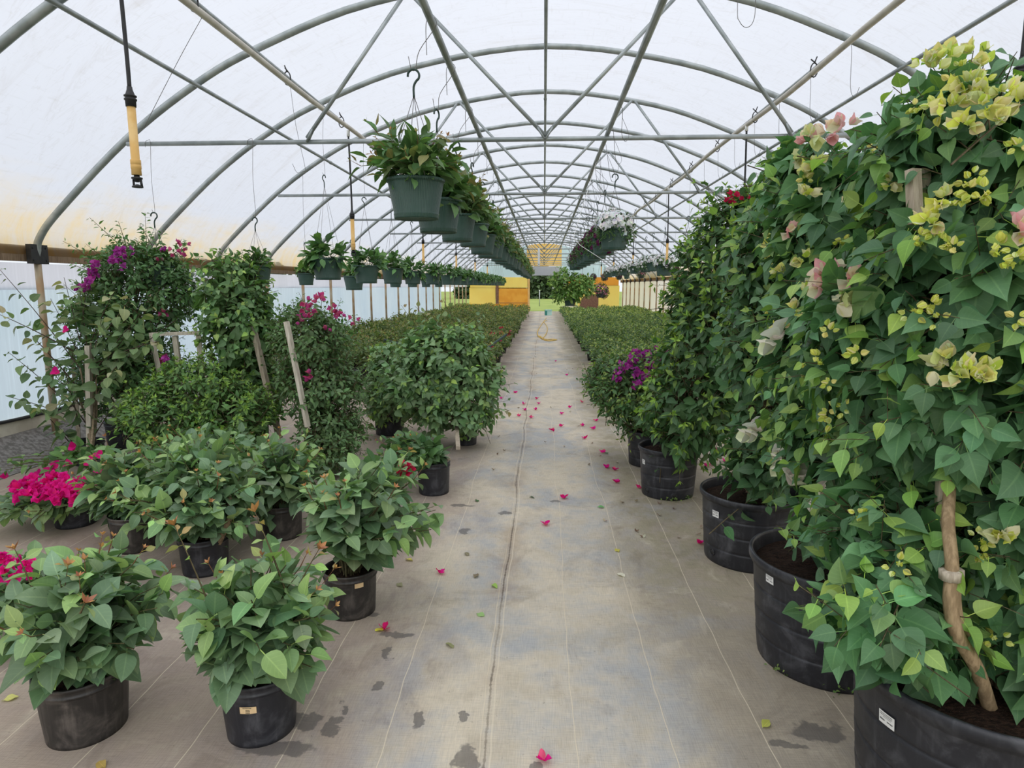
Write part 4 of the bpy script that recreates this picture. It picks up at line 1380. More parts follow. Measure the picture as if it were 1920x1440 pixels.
for px, py in ((573, 568), (590, 572), (598, 563), (571, 580), (581, 587), (566, 597), (565, 606), (617, 612), (624, 576), (628, 590), (662, 598), (585, 704), (641, 585)):
    flower(C_, 'ros', hit_blobs(px, py, blC, 5.0), (0, -.8, .5), 1.2)
stake(C_, at(537, 603, 4.85), at(577, 800, 4.8), .036, 'stake', M_PALE)
# bright green medium shrub
Mm = thing('leafy_shrub', 'fresh green pointed-leaf shrub in front of the old wooden frame', 'shrub', tuple(gnd(385, 872)), 0, G_TALL)
add_pot(Mm, .15, .22, .13, 'small', M_POT, 0, .84, 37)
blM = [blob(375, 722, 5.05, 85, 50, .38), blob(330, 775, 4.95, 95, 55, .4), blob(440, 775, 4.95, 75, 52, .36), blob(390, 830, 4.9, 95, 45, .36)]
shrub(Mm, 37, blM, 520, 9, .068, .46, 'lance', [(.09, .195, .055), (.115, .225, .07), (.075, .16, .05)], [(.22, .36, .06), (.17, .3, .05)], .2, 2, base=np.array(Mm.location) + (0, 0, .2), nbr=40, up=.7, youngness=.7, tipn=5)
flower(Mm, 'pur', at(312, 676, 4.7), (0, -.8, .4), .8)
# sprawling thin plant at the left edge with square stakes
S_ = thing('sprawling_plant', 'thin sprawling plant tied to grey square stakes before the left curtain', 'plant', tuple(gnd(168, 868)), 0, G_TALL)
add_pot(S_, .13, .2, .115, 'small', M_POT, 0, .84, 38)
sb = gnd(168, 868, .16)
shoot_set(S_, 38, [(at(px, py, 5.2), at(qx, qy, yy)) for px, py, qx, qy, yy in ((150, 690, -5, 500, 5.0), (140, 660, 0, 590, 4.9), (120, 750, 15, 660, 4.9), (130, 780, 20, 745, 4.8), (150, 640, 120, 520, 5.1), (165, 660, 150, 545, 5.2), (170, 640, 215, 545, 5.2), (180, 660, 235, 600, 5.1), (175, 700, 262, 590, 5.0), (170, 720, 285, 570, 5.0), (140, 720, 60, 630, 5.0), (150, 640, 165, 530, 5.3), (185, 700, 275, 640, 5.0), (130, 830, 70, 760, 4.8), (165, 800, 120, 740, 5.0), (175, 820, 230, 740, 5.0), (160, 860, 110, 800, 5.0), (160, 690, 95, 560, 5.0), (170, 700, 190, 600, 4.9), (180, 680, 300, 640, 4.9), (150, 760, 90, 690, 4.9), (175, 660, 245, 560, 5.0), (170, 760, 215, 690, 4.9), (185, 720, 330, 600, 4.9), (150, 800, 120, 690, 5.0))],
          15, .095, .78, 'round', [(.12, .20, .085), (.105, .18, .08), (.14, .22, .10)], [(.36, .36, .2), (.24, .33, .12)], 3, .006, s0=.18, bow=.08, grav=.55, scol=(.14, .1, .08), youngness=.6, taper=.35)
mb = MB()
oS = np.array(S_.location)
for q in ((150, 690), (140, 720), (170, 640), (180, 700), (165, 760)):
    mb.tube(curve([sb - oS, at((q[0] * .4 + 170 * .6) + 6, q[1] * .4 + 850 * .6, 5.22) - oS, at(q[0], q[1], 5.2) - oS], 6), np.linspace(.012, .007, 13), 6, (.34, .27, .18))
mb.build('stems', M_STEM, S_)
stake(S_, gnd(169, 870, .02), at(165, 648, 5.16), .045, 'stake', M_PALE)
stake(S_, gnd(150, 858, .02), at(136, 660, 5.5), .03)
flower(S_, 'one', at(105, 697, 4.8), (0, -.8, .4), 1.2)
flower(S_, 'one', at(125, 618, 4.9), (0, -.8, .4), 1.0)
# old wooden frame
t = thing('wooden_trellis', 'old bare wooden frame with top rail standing among the tall shrubs', 'frame', tuple(gnd(330, 850)))
o_ = np.array(t.location)
for nm, a, b, w in (('top_rail', (282, 627, 5.35), (376, 624, 5.35), .04), ('leg', (284, 628, 5.35), (312, 760, 5.4), .055), ('leg', (328, 630, 5.36), (345, 760, 5.42), .04), ('leg', (372, 628, 5.36), (384, 760, 5.42), .04)):
    mb = MB()
    e = at(*b)
    if nm == 'leg':
        s = at(*a)
        e = s + (e - s) * (s[2] / max(.05, s[2] - e[2]))
    mb.bar(at(*a) - o_, e - o_, w, .028)
    mb.build(nm, M_PALE, t, smooth=False)

# trellis shrub by the aisle, two pots
T1 = thing('trellis_shrub', 'heart-leaved shrub trained flat on stakes in the black pot nearest the aisle', 'shrub', (-.74, 6.10, 0), 0, G_TALL)
add_pot(T1, .115, .27, .10, 'small', M_POT, 24, .84, 41)
blT = [blob(832, 662, 6.0, 80, 50, .3), blob(862, 720, 6.0, 74, 60, .3), blob(800, 720, 6.0, 75, 62, .3), blob(850, 775, 5.95, 70, 30, .25)]
GT = [(0.163, 0.284, 0.129), (0.143, 0.251, 0.114), (0.195, 0.324, 0.157)]
shrub(T1, 41, blT, 330, 9, .088, .78, 'heart', GT, GBY, .25, 2, base=np.array(T1.location) + (0, 0, .22), nbr=40, youngness=.35, grav=.5)
shoot_set(T1, 42, [(at(px, py, 6.0), at(qx, qy, 6.0)) for px, py, qx, qy in ((800, 640, 752, 572), (820, 620, 778, 574), (830, 620, 806, 585), (880, 640, 905, 585), (900, 760, 955, 770), (890, 700, 948, 690), (870, 640, 830, 560))], 9, .08, .75, 'heart', GT, [(.3, .25, .12)], 3, .004, s0=.2, bow=.04, grav=.45)
stake(T1, at(856, 800, 5.95), gnd(856, 846, .2) + np.array([0, .1, 0]), .035)
T2 = thing('trellis_shrub', 'heart-leaved shrub in a black pot left of and behind the aisle trellis shrub', 'shrub', (-1.58, 6.5, 0), 0, G_TALL)
add_pot(T2, .16, .22, .14, 'small', M_POT, 0, .84, 43)
blT2 = [blob(745, 740, 6.4, 62, 45, .3), blob(735, 690, 6.5, 40, 45, .28)]
shrub(T2, 43, blT2, 170, 9, .082, .76, 'heart', GT, GBY, .25, 2, base=np.array(T2.location) + (0, 0, .2), nbr=30, youngness=.35, grav=.5)
YF = thing('yellow_flowered_bush', 'small bright bush with yellow-green tips in a black pot left of the trellis shrubs', 'potted plant', tuple(gnd(712, 738)), 0, None)
add_pot(YF, .16, .30, .14, 'small', M_POT, 0, .84, 44)
shrub(YF, 44, [blob(738, 678, 9.0, 42, 30, .3)], 160, 9, .06, .55, 'ovate', GL, [(.4, .45, .06), (.3, .4, .06)], .2, 2, base=np.array(YF.location) + (0, 0, .25), nbr=24, youngness=.9)
for px, py in ((718, 662), (730, 658), (745, 664), (756, 672), (724, 672)):
    flower(YF, 'yel', at(px, py, 8.6), (0, -.6, .7), 1.2)

# ---- the big climbers in large black pots on the right
G_BIG = 'tall climbers in large black pots on the right'
HB = {}


def big(name, label, gx, gy, r, h, rb, seed, holes, lab):
    t = thing(name, label, 'potted plant', (gx, gy, 0), 0, G_BIG)
    add_pot(t, r, h, rb, 'big', M_POT, 0, .88, seed, holes, 72)
    if lab:
        pot_label(t, r, h, rb, lab[0], lab[1], lab[2], lab[3], M_LABEL, ROWS_W)
    return t


G1 = big('potted_climber', 'tallest lime-flowered bougainvillea in the largest black pot at the lower right corner', 1.228, 1.735, .34, .465, .285, 51, (), (-2.83, .352, .05, .036))
bl1 = [blob(1800, 290, 1.95, 118, 130, .26), blob(1850, 520, 1.9, 185, 230, .34), blob(1790, 760, 1.9, 165, 150, .33), blob(1700, 640, 2.05, 150, 220, .30), blob(1870, 960, 1.85, 125, 190, .3), blob(1665, 1010, 1.85, 80, 110, .22),
       blob(1650, 1125, 1.68, 90, 55, .15), blob(1885, 1165, 1.78, 80, 80, .2), blob(1720, 1170, 1.72, 58, 50, .12)]
shrub(G1, 51, bl1, 560, 8, .098, .78, 'heart', GB, GBY, .25, 4, up=.2, grav=.75, nout=.9, nup=.45, youngness=.45, base=np.array(G1.location) + (.02, 0, .4), nbr=50, br=.012, under=.5, fill=.35, r0=.0028, petl=.38)
shoot_set(G1, 52, [(at(px, py, 1.95), at(qx, qy, 1.95)) for px, py, qx, qy in ((1790, 220, 1775, 110), (1800, 220, 1825, 95), (1830, 230, 1880, 165), (1770, 230, 1720, 200), (1850, 250, 1910, 185), (1800, 210, 1745, 120), (1700, 330, 1640, 275))], 7, .085, .76, 'heart', GB, GBY, 4, .003, s0=.15, bow=.03, grav=.5, youngness=.9)
tk = [([at(1858, 1335, 1.62), at(1832, 1255, 1.58), at(1795, 1190, 1.56), at(1782, 1130, 1.56), at(1785, 1060, 1.58), at(1778, 980, 1.62), at(1780, 880, 1.7), at(1760, 780, 1.8)], .019), ([at(1840, 1250, 1.66), at(1812, 1200, 1.6), at(1795, 1150, 1.58), at(1792, 1080, 1.6)], .015)]
mb = MB()
o1 = np.array(G1.location)
for pts, r in tk:
    mb.tube(curve(np.asarray(pts) - o1, 6), np.linspace(r, r * .7, (len(pts) - 1) * 6 + 1), 9, (.40, .29, .17))
mb.tube([at(1784, 1085, 1.575) - o1, at(1784, 1068, 1.575) - o1], .028, 10, (.55, .48, .38))
mb.build('trunk', M_STEM, G1)
stake(G1, gnd(1806, 1345, .4) + np.array([0, .12, 0]), at(1775, 740, 1.72), .036)
stake(G1, at(1716, 420, 1.78), at(1712, 318, 1.8), .03)
stake(G1, at(1738, 420, 1.84), at(1732, 318, 1.86), .026)
G2 = big('potted_climber', 'bougainvillea with thick gnarled trunk in the wide black pot showing bark soil', 1.162, 2.537, .315, .44, .262, 53, ((-1.05, .05),), (-2.78, .375, .042, .032))
bl2 = [blob(1600, 440, 2.6, 120, 150, .32), blob(1575, 640, 2.55, 105, 170, .3), blob(1590, 820, 2.5, 95, 120, .28), blob(1530, 330, 2.75, 60, 60, .22), blob(1600, 960, 2.42, 65, 60, .2)]
shrub(G2, 53, bl2, 420, 8, .095, .76, 'heart', GB, GBY, .25, 4, up=.2, grav=.7, nout=.9, nup=.45, youngness=.5, base=np.array(G2.location) + (.06, .0, .5), nbr=40, br=.011, fill=.3, r0=.0028, petl=.36)
mb = MB()
o2 = np.array(G2.location)
mb.tube(curve([gnd(1600, 1062, .38) - o2, at(1598, 1035, 2.42) - o2, at(1602, 1010, 2.42) - o2, at(1590, 960, 2.45) - o2, at(1600, 850, 2.5) - o2], 5), [.034] * 3 + [.038] * 5 + list(np.linspace(.034, .018, 13)), 10, (.36, .25, .15))
mb.build('trunk', M_STEM, G2)
stake(G2, gnd(1626, 1085, .4), at(1650, 1005, 2.32), .04)
shoot_set(G2, 54, [(at(1540, 1040, 2.3), at(1455, 985, 2.25)), (at(1560, 1010, 2.3), at(1480, 1005, 2.2))], 6, .06, .7, 'heart', GB, GBY, 4, .003, s0=.2, youngness=1)
G3 = big('potted_climber', 'cream-flowered climber in a battered ringed black pot, third from the front', 1.154, 3.534, .275, .39, .235, 55, ((-1.55, .05), (-2.75, .06)), (-2.62, .29, .045, .036))
bl3 = [blob(1470, 480, 3.55, 85, 120, .34), blob(1470, 650, 3.5, 100, 150, .36), blob(1465, 810, 3.45, 75, 85, .28), blob(1490, 350, 3.6, 50, 50, .25), blob(1420, 880, 3.4, 50, 45, .2)]
shrub(G3, 55, bl3, 400, 8, .09, .74, 'heart', [(.072, .165, .072), (.062, .145, .06), (.09, .19, .085)], GBY, .26, 3, up=.2, grav=.65, nout=.9, nup=.5, youngness=.5, base=np.array(G3.location) + (.03, 0, .34), nbr=46, br=.01, fill=.3)
G4 = big('potted_climber', 'dark green glossy pointed-leaf shrub in a ringed black pot, fourth from the front', .915, 4.66, .222, .36, .185, 57, ((-1.5, .04), (-2.6, .05)), (-2.75, .255, .035, .034))
bl4 = [blob(1385, 440, 4.75, 72, 70, .38), blob(1350, 540, 4.7, 82, 90, .42), blob(1330, 650, 4.6, 88, 85, .42), blob(1300, 750, 4.5, 82, 75, .36), blob(1410, 680, 4.8, 95, 150, .4), blob(1290, 810, 4.45, 60, 35, .28)]
shrub(G4, 57, bl4, 620, 9, .095, .5, 'lance', [(.055, .13, .045), (.065, .15, .052), (.047, .11, .04)], [(.24, .38, .06), (.18, .32, .05)], .26, 3, up=.35, grav=.65, nout=.8, nup=.55, youngness=.5, base=np.array(G4.location) + (.03, 0, .3), nbr=40, br=.01, fill=.3, tipn=4)
shoot_set(G4, 58, [(at(px, py, 4.7), at(qx, qy, 4.65)) for px, py, qx, qy in ((1370, 400, 1318, 380), (1380, 400, 1340, 372), (1400, 400, 1395, 355), (1330, 500, 1288, 455), (1320, 560, 1268, 520), (1310, 600, 1262, 560), (1300, 480, 1285, 425), (1420, 400, 1430, 350), (1400, 410, 1367, 358))], 9, .075, .5, 'lance', GL, [(.3, .4, .08)], 3, .004, s0=.15, bow=.03, grav=.35, youngness=.9, tipn=4)
for px, py in ((1363, 383), (1378, 370), (1398, 375)):
    flower(G4, 'red', at(px, py, 4.6), (0, -.6, .7), 1.1)
G5 = big('potted_climber', 'small-leaved bush topped with purple bracts in the smaller black pot, fifth from the front', .90, 5.47, .185, .30, .16, 59, ((-1.6, .04),), None)
bl5 = [blob(1185, 735, 5.5, 68, 62, .36), blob(1150, 715, 5.6, 50, 48, .3), blob(1215, 770, 5.4, 55, 45, .3), blob(1225, 690, 5.6, 40, 35, .28)]
shrub(G5, 59, bl5, 460, 9, .058, .55, 'ovate', [(.066, .145, .05), (.085, .175, .065)], [(.24, .34, .06)], .2, 2, up=.5, youngness=.6, base=np.array(G5.location) + (0, 0, .26), nbr=40)
for px, py in ((1192, 668), (1200, 675), (1185, 680), (1210, 668), (1178, 690), (1190, 700), (1205, 710), (1222, 700), (1226, 690), (1168, 690), (1160, 700), (1215, 690), (1230, 664), (1240, 672), (1248, 668), (1245, 680), (1196, 725), (1158, 712)):
    flower(G5, 'pur', hit_blobs(px, py, bl5, 5.2) + np.array([0, -.03, .02]), (0, -.7, .6), .95)
FL = {
    'yel': [(1737, 120), (1765, 113), (1784, 105), (1823, 101), (1840, 125), (1755, 129), (1811, 159), (1784, 200), (1847, 200), (1865, 225), (1879, 176), (1911, 188), (1838, 176), (1812, 237), (1665, 351), (1634, 366), (1609, 373), (1766, 376),
            (1443, 445), (1448, 459), (1502, 491), (1465, 508), (1517, 553), (1493, 580), (1748, 421), (1781, 674), (1849, 705), (1805, 707), (1883, 1014), (1515, 368), (1528, 312), (1465, 615)],
    'bud': [(1804, 130), (1839, 163), (1782, 155), (1716, 203), (1761, 203), (1635, 281), (1821, 339), (1816, 361), (1799, 376), (1844, 363), (1908, 276), (1510, 337), (1444, 490), (1580, 452), (1458, 561), (1446, 584), (1554, 622), (1750, 435), (1727, 447), (1772, 457), (1786, 464),
            (1873, 462), (1908, 464), (1903, 488), (1712, 587), (1745, 573), (1755, 600), (1831, 685), (1906, 598), (1609, 664), (1557, 719), (1535, 671), (1517, 690), (1576, 766), (1554, 777), (1562, 789), (1616, 869), (1607, 962), (1463, 992), (1482, 1012),
            (1840, 1012), (1840, 1039), (1521, 1117), (1536, 1236), (1684, 1237), (1624, 1250), (1679, 1061), (1870, 1202)],
    'crm': [(1522, 254), (1512, 293), (1517, 528), (1569, 567), (1765, 690), (1564, 1252), (1500, 300)],
    'pnk': [(1558, 250), (1582, 240), (1515, 264), (1482, 435), (1554, 515), (1595, 527), (1548, 539), (1910, 433)],
    'wht': [(1472, 640), (1434, 813), (1470, 862), (1501, 909), (1540, 922), (1425, 815), (1478, 858)],
}
ALLB = [(G1, bl1), (G2, bl2), (G3, bl3)]
for kd, pts in FL.items():
    for px, py in pts:
        best = None
        for T_, bl in ALLB:
            for c, r in bl:
                p = hit_blobs(px, py, [(c, np.asarray(r) * 1.06)], 1e6)
                if p[1] < 100 and (best is None or p[1] < best[0]):
                    best = (p[1], T_, p, c)
        if best is None:
            # beyond the crown's outline: nearest crown by direction
            T_ = G1 if px > 1620 else (G2 if px > 1500 else G3)
            yy = {G1.name: 1.93, G2.name: 2.6, G3.name: 3.5}[T_.name]
            best = (yy, T_, at(px, py, yy), np.array(T_.location) + (0, 0, 1.2))
        _, T_, p, c = best
        d = nrm(p - np.asarray(c))
        to = nrm(EYE - p)
        flower(T_, kd, p + to * .085, nrm(d * .5 + to * .5 + np.array([0, 0, .5])), {'bud': .95, 'yel': .95, 'pnk': .85, 'crm': .9, 'wht': 1.25}.get(kd, 1.0))

# weeds at the foot of the pots
for px, py, w in ((1467, 1262, .05), (1582, 1298, .06), (1258, 940, .06), (1283, 936, .05)):
    p = gnd(px, py)
    mb = MB()
    rg = np.random.default_rng(int(px))
    n = 40
    P = np.stack([rg.normal(0, w * .5, n), rg.normal(0, w * .3, n), rg.uniform(.004, .03, n)], -1)
    leaves(mb, rg, P, rg.normal(0, 1, (n, 3)) + np.array([0, 0, .5]), np.array([0, 0, 1.0]) + rg.normal(0, .5, (n, 3)), .014, .7, palette(rg, n, [(.12, .2, .05), (.16, .24, .07)]), 'ovate', 2)
    o = mb.build('weed_tuft', M_LEAFS)
    o.location = p
    tag(o, {1467: 'tiny weed tuft at the left foot of the wide bark-soil pot', 1582: 'tiny weed tuft between the two largest pots', 1258: 'tiny weed tuft before the fourth right-hand pot', 1283: 'tiny weed tuft at the right foot of the fourth right-hand pot'}[px], 'weed')
# ------------------------------------------------------------------ hanging baskets
def wire_tube(mb, pts, r=.0016, n=4):
    mb.tube(curve(pts, n), r, 4, caps=False)


def basket_shell(t, d, h, drop, hook_len=.12, simple_=False, mat=None):
    """pot hung by wires; origin at the hook's top; rim lies `drop` below"""
    r, rb = d / 2, d / 2 * .76
    z0 = -drop - h
    prof = [(0, z0 + .004), (rb * .9, z0 + .004), (rb * .93, z0), (rb * .985, z0), (rb, z0 + .008), (rb * 1.0, z0 + .016), (rb * 1.012, z0 + .02), (rb * 1.012, z0 + .026), (rb * 1.0, z0 + .03),
            (r * .935, -drop - .026), (r * .94, -drop - .018), (r * .985, -drop - .016), (r, -drop - .012), (r, -drop - .004), (r * .985, -drop), (r * .93, -drop), (r * .905, -drop - .03), (r * .87, -drop - .05)]
    mb = MB()
    mb.lathe(prof, 40)
    mb.build('basket_pot', mat or M_BASKET, t)
    mb = MB()
    zs = -drop - .035
    mb.lathe([(0, zs + .006), (r * .5, zs + .004), (r * .90, zs)], 24)
    mb.build('soil', M_SOIL, t)
    mb = MB()
    top = np.array([0, 0, -hook_len + .01])
    for k in range(4 if not simple_ else 3):
        a = .5 + k * 2 * PI / (4 if not simple_ else 3)
        mb.tube([top, (r * .97 * math.cos(a), r * .97 * math.sin(a), -drop - .01)], .0017, 4)
    mb.build('hanger_wires', M_WIRE, t)
    mb = MB()
    R = hook_len * .22
    pts = [(R * math.cos(a) , 0, -R + R * math.sin(a)) for a in np.linspace(PI * 1.05, -.35 * PI, 9)] + [(0, 0, -hook_len * .62), (0, 0, -hook_len)]
    mb.tube(curve(pts, 3), .0058, 6)
    mb.build('hook', M_HOOK, t)


def basket_plant(t, seed, d, drop, kind):
    rng = np.random.default_rng(seed)
    z0 = -drop - .03
    r = d / 2
    if kind == 'tall':
        bush(t, seed, z0, (-.02, 0, z0 + .09), (r * 1.75, r * 1.5, .19), 30, 8, .108, .58, 'ovate', [(.085, .175, .06), (.07, .15, .052), (.105, .20, .072)], [(.16, .24, .06), (.22, .18, .07)], 3, tipn=3, tipcol=[(.30, .16, .07), (.2, .2, .06)], tipfrac=.5, skirt=.3, grav=.12, r_in=r * .4, r0=.003, s0=.15, kt=.55)
        shoot_set(t, seed + 1, [(np.array(t.location) + (-.05, 0, z0), np.array(t.location) + (-.07 + rng.uniform(-.05, .05), 0, z0 + .27)), (np.array(t.location) + (.05, 0, z0), np.array(t.location) + (.16, rng.uniform(-.05, .05), z0 + .24)), (np.array(t.location) + (-.05, 0, z0), np.array(t.location) + (-.21, -.03, z0 + .15))], 7, .06, .5, 'ovate', [(.08, .15, .05)], [(.34, .17, .08), (.24, .2, .07)], 3, .0028, s0=.25, youngness=1, tipn=3, tipcol=[(.34, .16, .08)], tipL=.5, nm='shoot_foliage')
    elif kind == 'big':
        bush(t, seed, z0, (0, 0, z0 + .08), (r * 1.35, r * 1.25, .20), 19, 6, .155, .60, 'ovate', [(.078, .175, .06), (.066, .15, .058), (.10, .21, .072)], [(.15, .28, .06)], 3, tipn=0, skirt=.35, grav=.2, r_in=r * .4, r0=.003, s0=.25, kt=.5, tipfrac=0)
    elif kind == 'low':
        bush(t, seed, z0, (0, 0, z0 + .06), (r * 1.1, r * 1.1, .13), 20, 6, .09, .6, 'ovate', [(.07, .16, .045), (.06, .13, .04)], [(.18, .3, .06)], 2, tipn=0, tipfrac=0, skirt=.35, grav=.15, r_in=r * .5, r0=.003, kt=.5)
    else:
        # mounding petunia: fine leaves under a skin of flowers
        bl = [((0, 0, z0 + .05), (r * 1.12, r * 1.12, .14)), ((r * .6, 0, z0 - .02), (r * .7, r * .8, .12)), ((-r * .5, -.05, z0 + .02), (r * .7, r * .7, .11))]
        P, O = anchors(rng, bl, 620, .6, 1.05, .7)
        mb = MB()
        leaves(mb, rng, P, O + rng.normal(0, .5, P.shape), O + np.array([0, 0, .5]) + rng.normal(0, .4, P.shape), .042, .42, palette(rng, len(P), [(.06, .13, .045), (.075, .155, .05)]), 'lance', 2)
        mb.build('foliage', M_LEAF, t)
        cols = {'white': [(.93, .93, .93)], 'purple': [(.12, .01, .07), (.18, .02, .12)], 'pink': [(.6, .2, .3), (.5, .1, .2), (.7, .5, .5)]}[kind]
        P, O = anchors(rng, bl, 230 if kind == 'white' else 70, 1.0, 1.12, .12)
        if kind == 'white':
            k = (P[:, 2] > z0 + .05) | (rng.random(len(P)) < .2)
            P, O = P[k], O[k]
        mb = MB()
        n = len(P)
        for a in np.arange(5) * 1.2566:
            e1 = nrm(np.cross(O, [.21, .4, .9]))
            e2 = np.cross(O, e1)
            rad = math.cos(a) * e1 + math.sin(a) * e2
            leaves(mb, rng, P, rad + O * .25, O - rad * .1, .03, 1.3, palette(rng, n, cols, .04), 'round', 1, .15, .1)
        mb.build('blossoms', M_PETAL, t)


def proto(name, label, cat, group, d, h, drop, kind, seed, mat=None, s=False):
    t = thing(name, label, cat, (0, 0, 0), 0, group)
    basket_shell(t, d, h, drop, .13, s, mat)
    basket_plant(t, seed, d, drop, kind)
    freeze(t)
    return t


class Pool:
    def __init__(self, ps):
        self.ps, self.used = ps, set()

    def put(self, i, loc, rz, label, scale=1.0):
        p = self.ps[i % len(self.ps)]
        if p.name not in self.used:
            self.used.add(p.name)
            p.location = loc
            p.rotation_euler = (0, 0, rz)
            p.scale = (scale,) * 3
            p['label'] = label
            return p
        return dup(p, loc, rz, label, None, scale)


def hang_wire(x0, z_top, loc, label, group='bent hanging wires', seed=0, loop=False):
    """bent wire over a pipe at (x0, z_top) down to a hook at loc"""
    rg = random.Random(seed)
    x, y, z = loc
    mb = MB()
    if loop:
        a = .02 + rg.uniform(0, .012)
        pts = [(x0 - .022, y - .01, z_top - .16), (x0 - .024, y - .005, z_top - .02), (x0, y, z_top + .022), (x0 + .024, y + .004, z_top - .02), (x + a, y + .01, z + .09), (x + .012, y, z + .008), (x, y, z - .006), (x - .012, y, z + .008), (x - .014 - a * .3, y, z + .06)]
    else:
        pts = [(x0 - .028, y, z_top - .03), (x0 - .026, y, z_top + .01), (x0, y, z_top + .026), (x0 + .02, y, z_top), (x + .004, y, z + (z_top - z) * .5), (x + .012, y, z + .03), (x, y, z - .006), (x - .014, y, z + .025)]
    wire_tube(mb, pts, .0018, 4)
    return tag(mb.build('hanging_wire', M_WIRE), label, 'wire', group)


ROW1 = Pool([proto('hanging_basket', '', 'hanging basket', 'green baskets in the upper left row', .294, .195, .52, 'tall', 400 + i * 3) for i in range(4)])
ys = [3.35, 4.02, 4.95, 5.85, 6.75, 7.6, 8.4, 9.3] + [10.2 + i * .92 for i in range(21)]
rg = random.Random(4)
for i, y in enumerate(ys):
    x, z = -.64 + rg.uniform(-.012, .012), 2.03 + .52 + rg.uniform(-.02, .02) * (i > 0)
    lab = 'ribbed green hanging basket of leafy vine, %s in the upper left row' % ORD[i] if i < 8 else 'green hanging basket receding far along the upper left row'
    ROW1.put(i, (x, y, z), [0, 1.2, 2.9, 4.4][i % 4] if i < 4 else rg.uniform(0, 6), lab)
    hang_wire(-.555, 2.772, (x, y, z), 'bent wire holding the %s basket of the upper left row' % ORD[i] if i < 8 else 'thin wire of a far basket in the upper left row', 'wires of the upper left basket row', i, True)
ROW2 = Pool([proto('hanging_basket', '', 'hanging basket', 'green baskets in the low left row', .355, .235, .88, 'big', 430 + i * 3) for i in range(3)])
ys = [7.15, 8.7, 10.25, 11.95, 14.1, 16.1, 17.9, 19.5] + [21.0 + i * 1.5 for i in range(12)]
for i, y in enumerate(ys):
    x, z = -2.385 + rg.uniform(-.02, .02), 1.805 + .88 - (.03 if i else 0)
    lab = 'green hanging basket with large glossy leaves, %s in the low left row' % ORD[i] if i < 8 else 'small looking green basket far along the low left row'
    ROW2.put(i, (x, y, z), rg.uniform(0, 6), lab)
    hang_wire(-2.37, 3.375, (x, y, z), 'long wire holding the %s basket of the low left row' % ORD[i] if i < 8 else 'thin wire of a far basket in the low left row', 'wires of the low left basket row', i)
ROW3 = Pool([proto('hanging_basket', '', 'hanging basket', 'baskets hanging close to the left eave', .27, .18, .46, 'low', 460 + i * 3) for i in range(2)])
for i, (x, y, s, lab) in enumerate(((-3.42, 5.70, 1.0, 'green basket hidden by the purple-flowered shrub near the left eave'), (-2.52, 5.70, .9, 'green basket hanging over the light green heart-leaved shrub'), (-3.3, 9.0, .9, 'small green basket near the left eave, beside the first big low basket'), (-3.3, 11.3, 1.35, 'large green basket behind the second basket of the low left row'),
                                    (-3.3, 14.5, 1.1, 'green basket near the left eave behind the fourth low basket'), (-3.3, 16.4, 1.1, 'green basket near the left eave behind the fifth low basket'), (-3.3, 18.3, 1.1, 'far green basket near the left eave'), (-3.3, 20.5, 1.1, 'far green basket near the left eave'))):
    z = 1.68 + .46 * s
    ROW3.put(i, (x, y, z), i * 1.1, lab, s)
    ty = 2.72 if y < 6 else bow_z(x) - .03
    hang_wire(x, ty, (x, y, z), 'straight wire above the %s' % lab.replace('green ', '', 1).split(' near')[0].split(' behind')[0], 'wires near the left eave', i)
ROW4 = Pool([proto('hanging_basket', '', 'hanging basket', 'petunia baskets in the upper right row', .294, .195, .50, k, 480 + i * 3) for i, k in enumerate(('white', 'purple', 'purple'))])
for i, y in enumerate((6.32, 7.35, 8.3, 9.2, 10.1, 11.0, 12.0, 13.0, 14.0)):
    x, z = .655, 2.035 + .50
    j = 0 if i in (0, 8) else 1 + i % 2
    lab = ['green basket of white petunias hanging nearest in the upper right row', 'second basket of the upper right row, dark purple petunias', 'third basket of the upper right row, dark petunias', 'fourth basket of the upper right row, dark petunias', 'fifth basket of the upper right row, dark petunias', 'sixth basket of the upper right row, dark petunias', 'seventh basket of the upper right row, dark petunias', 'eighth basket of the upper right row, dark petunias', 'last basket of the upper right row, trailing white flowers'][i]
    ROW4.put(j, (x, y, z), [.3, 2.2, 4.0][j] + i, lab) if i else ROW4.put(0, (x, y, z), .2, lab)
    hang_wire(.525, 2.772, (x, y, z), 'bent wire holding the %s basket of the upper right row' % (ORD + ['ninth'])[i], 'wires of the upper right basket row', i + 40, True)
ROW5 = Pool([proto('hanging_basket', '', 'hanging basket', 'white petunia baskets in the lower right row', .305, .20, .62, 'white', 500 + i * 3) for i in range(2)])
for i, y in enumerate((11.2, 13.3, 14.7, 15.7, 17.5, 19.9, 22.4, 24.4)):
    x, z = 2.385, 2.03 + .62
    ROW5.put(i, (x, y, z), i * 1.3, 'white petunias in a green basket, %s in the lower right row' % ORD[i], 1.15 if i == 1 else 1.0)
    hang_wire(2.37, 3.375, (x, y, z), 'long wire holding the %s basket of the lower right row' % ORD[i], 'wires of the lower right basket row', i + 60)
ROW6 = Pool([proto('hanging_basket', '', 'hanging basket', 'small mixed baskets near the right eave', .22, .15, .42, k, 520 + i * 3, m) for i, (k, m) in enumerate((('purple', M_POT), ('pink', M_POT), ('low', None)))])
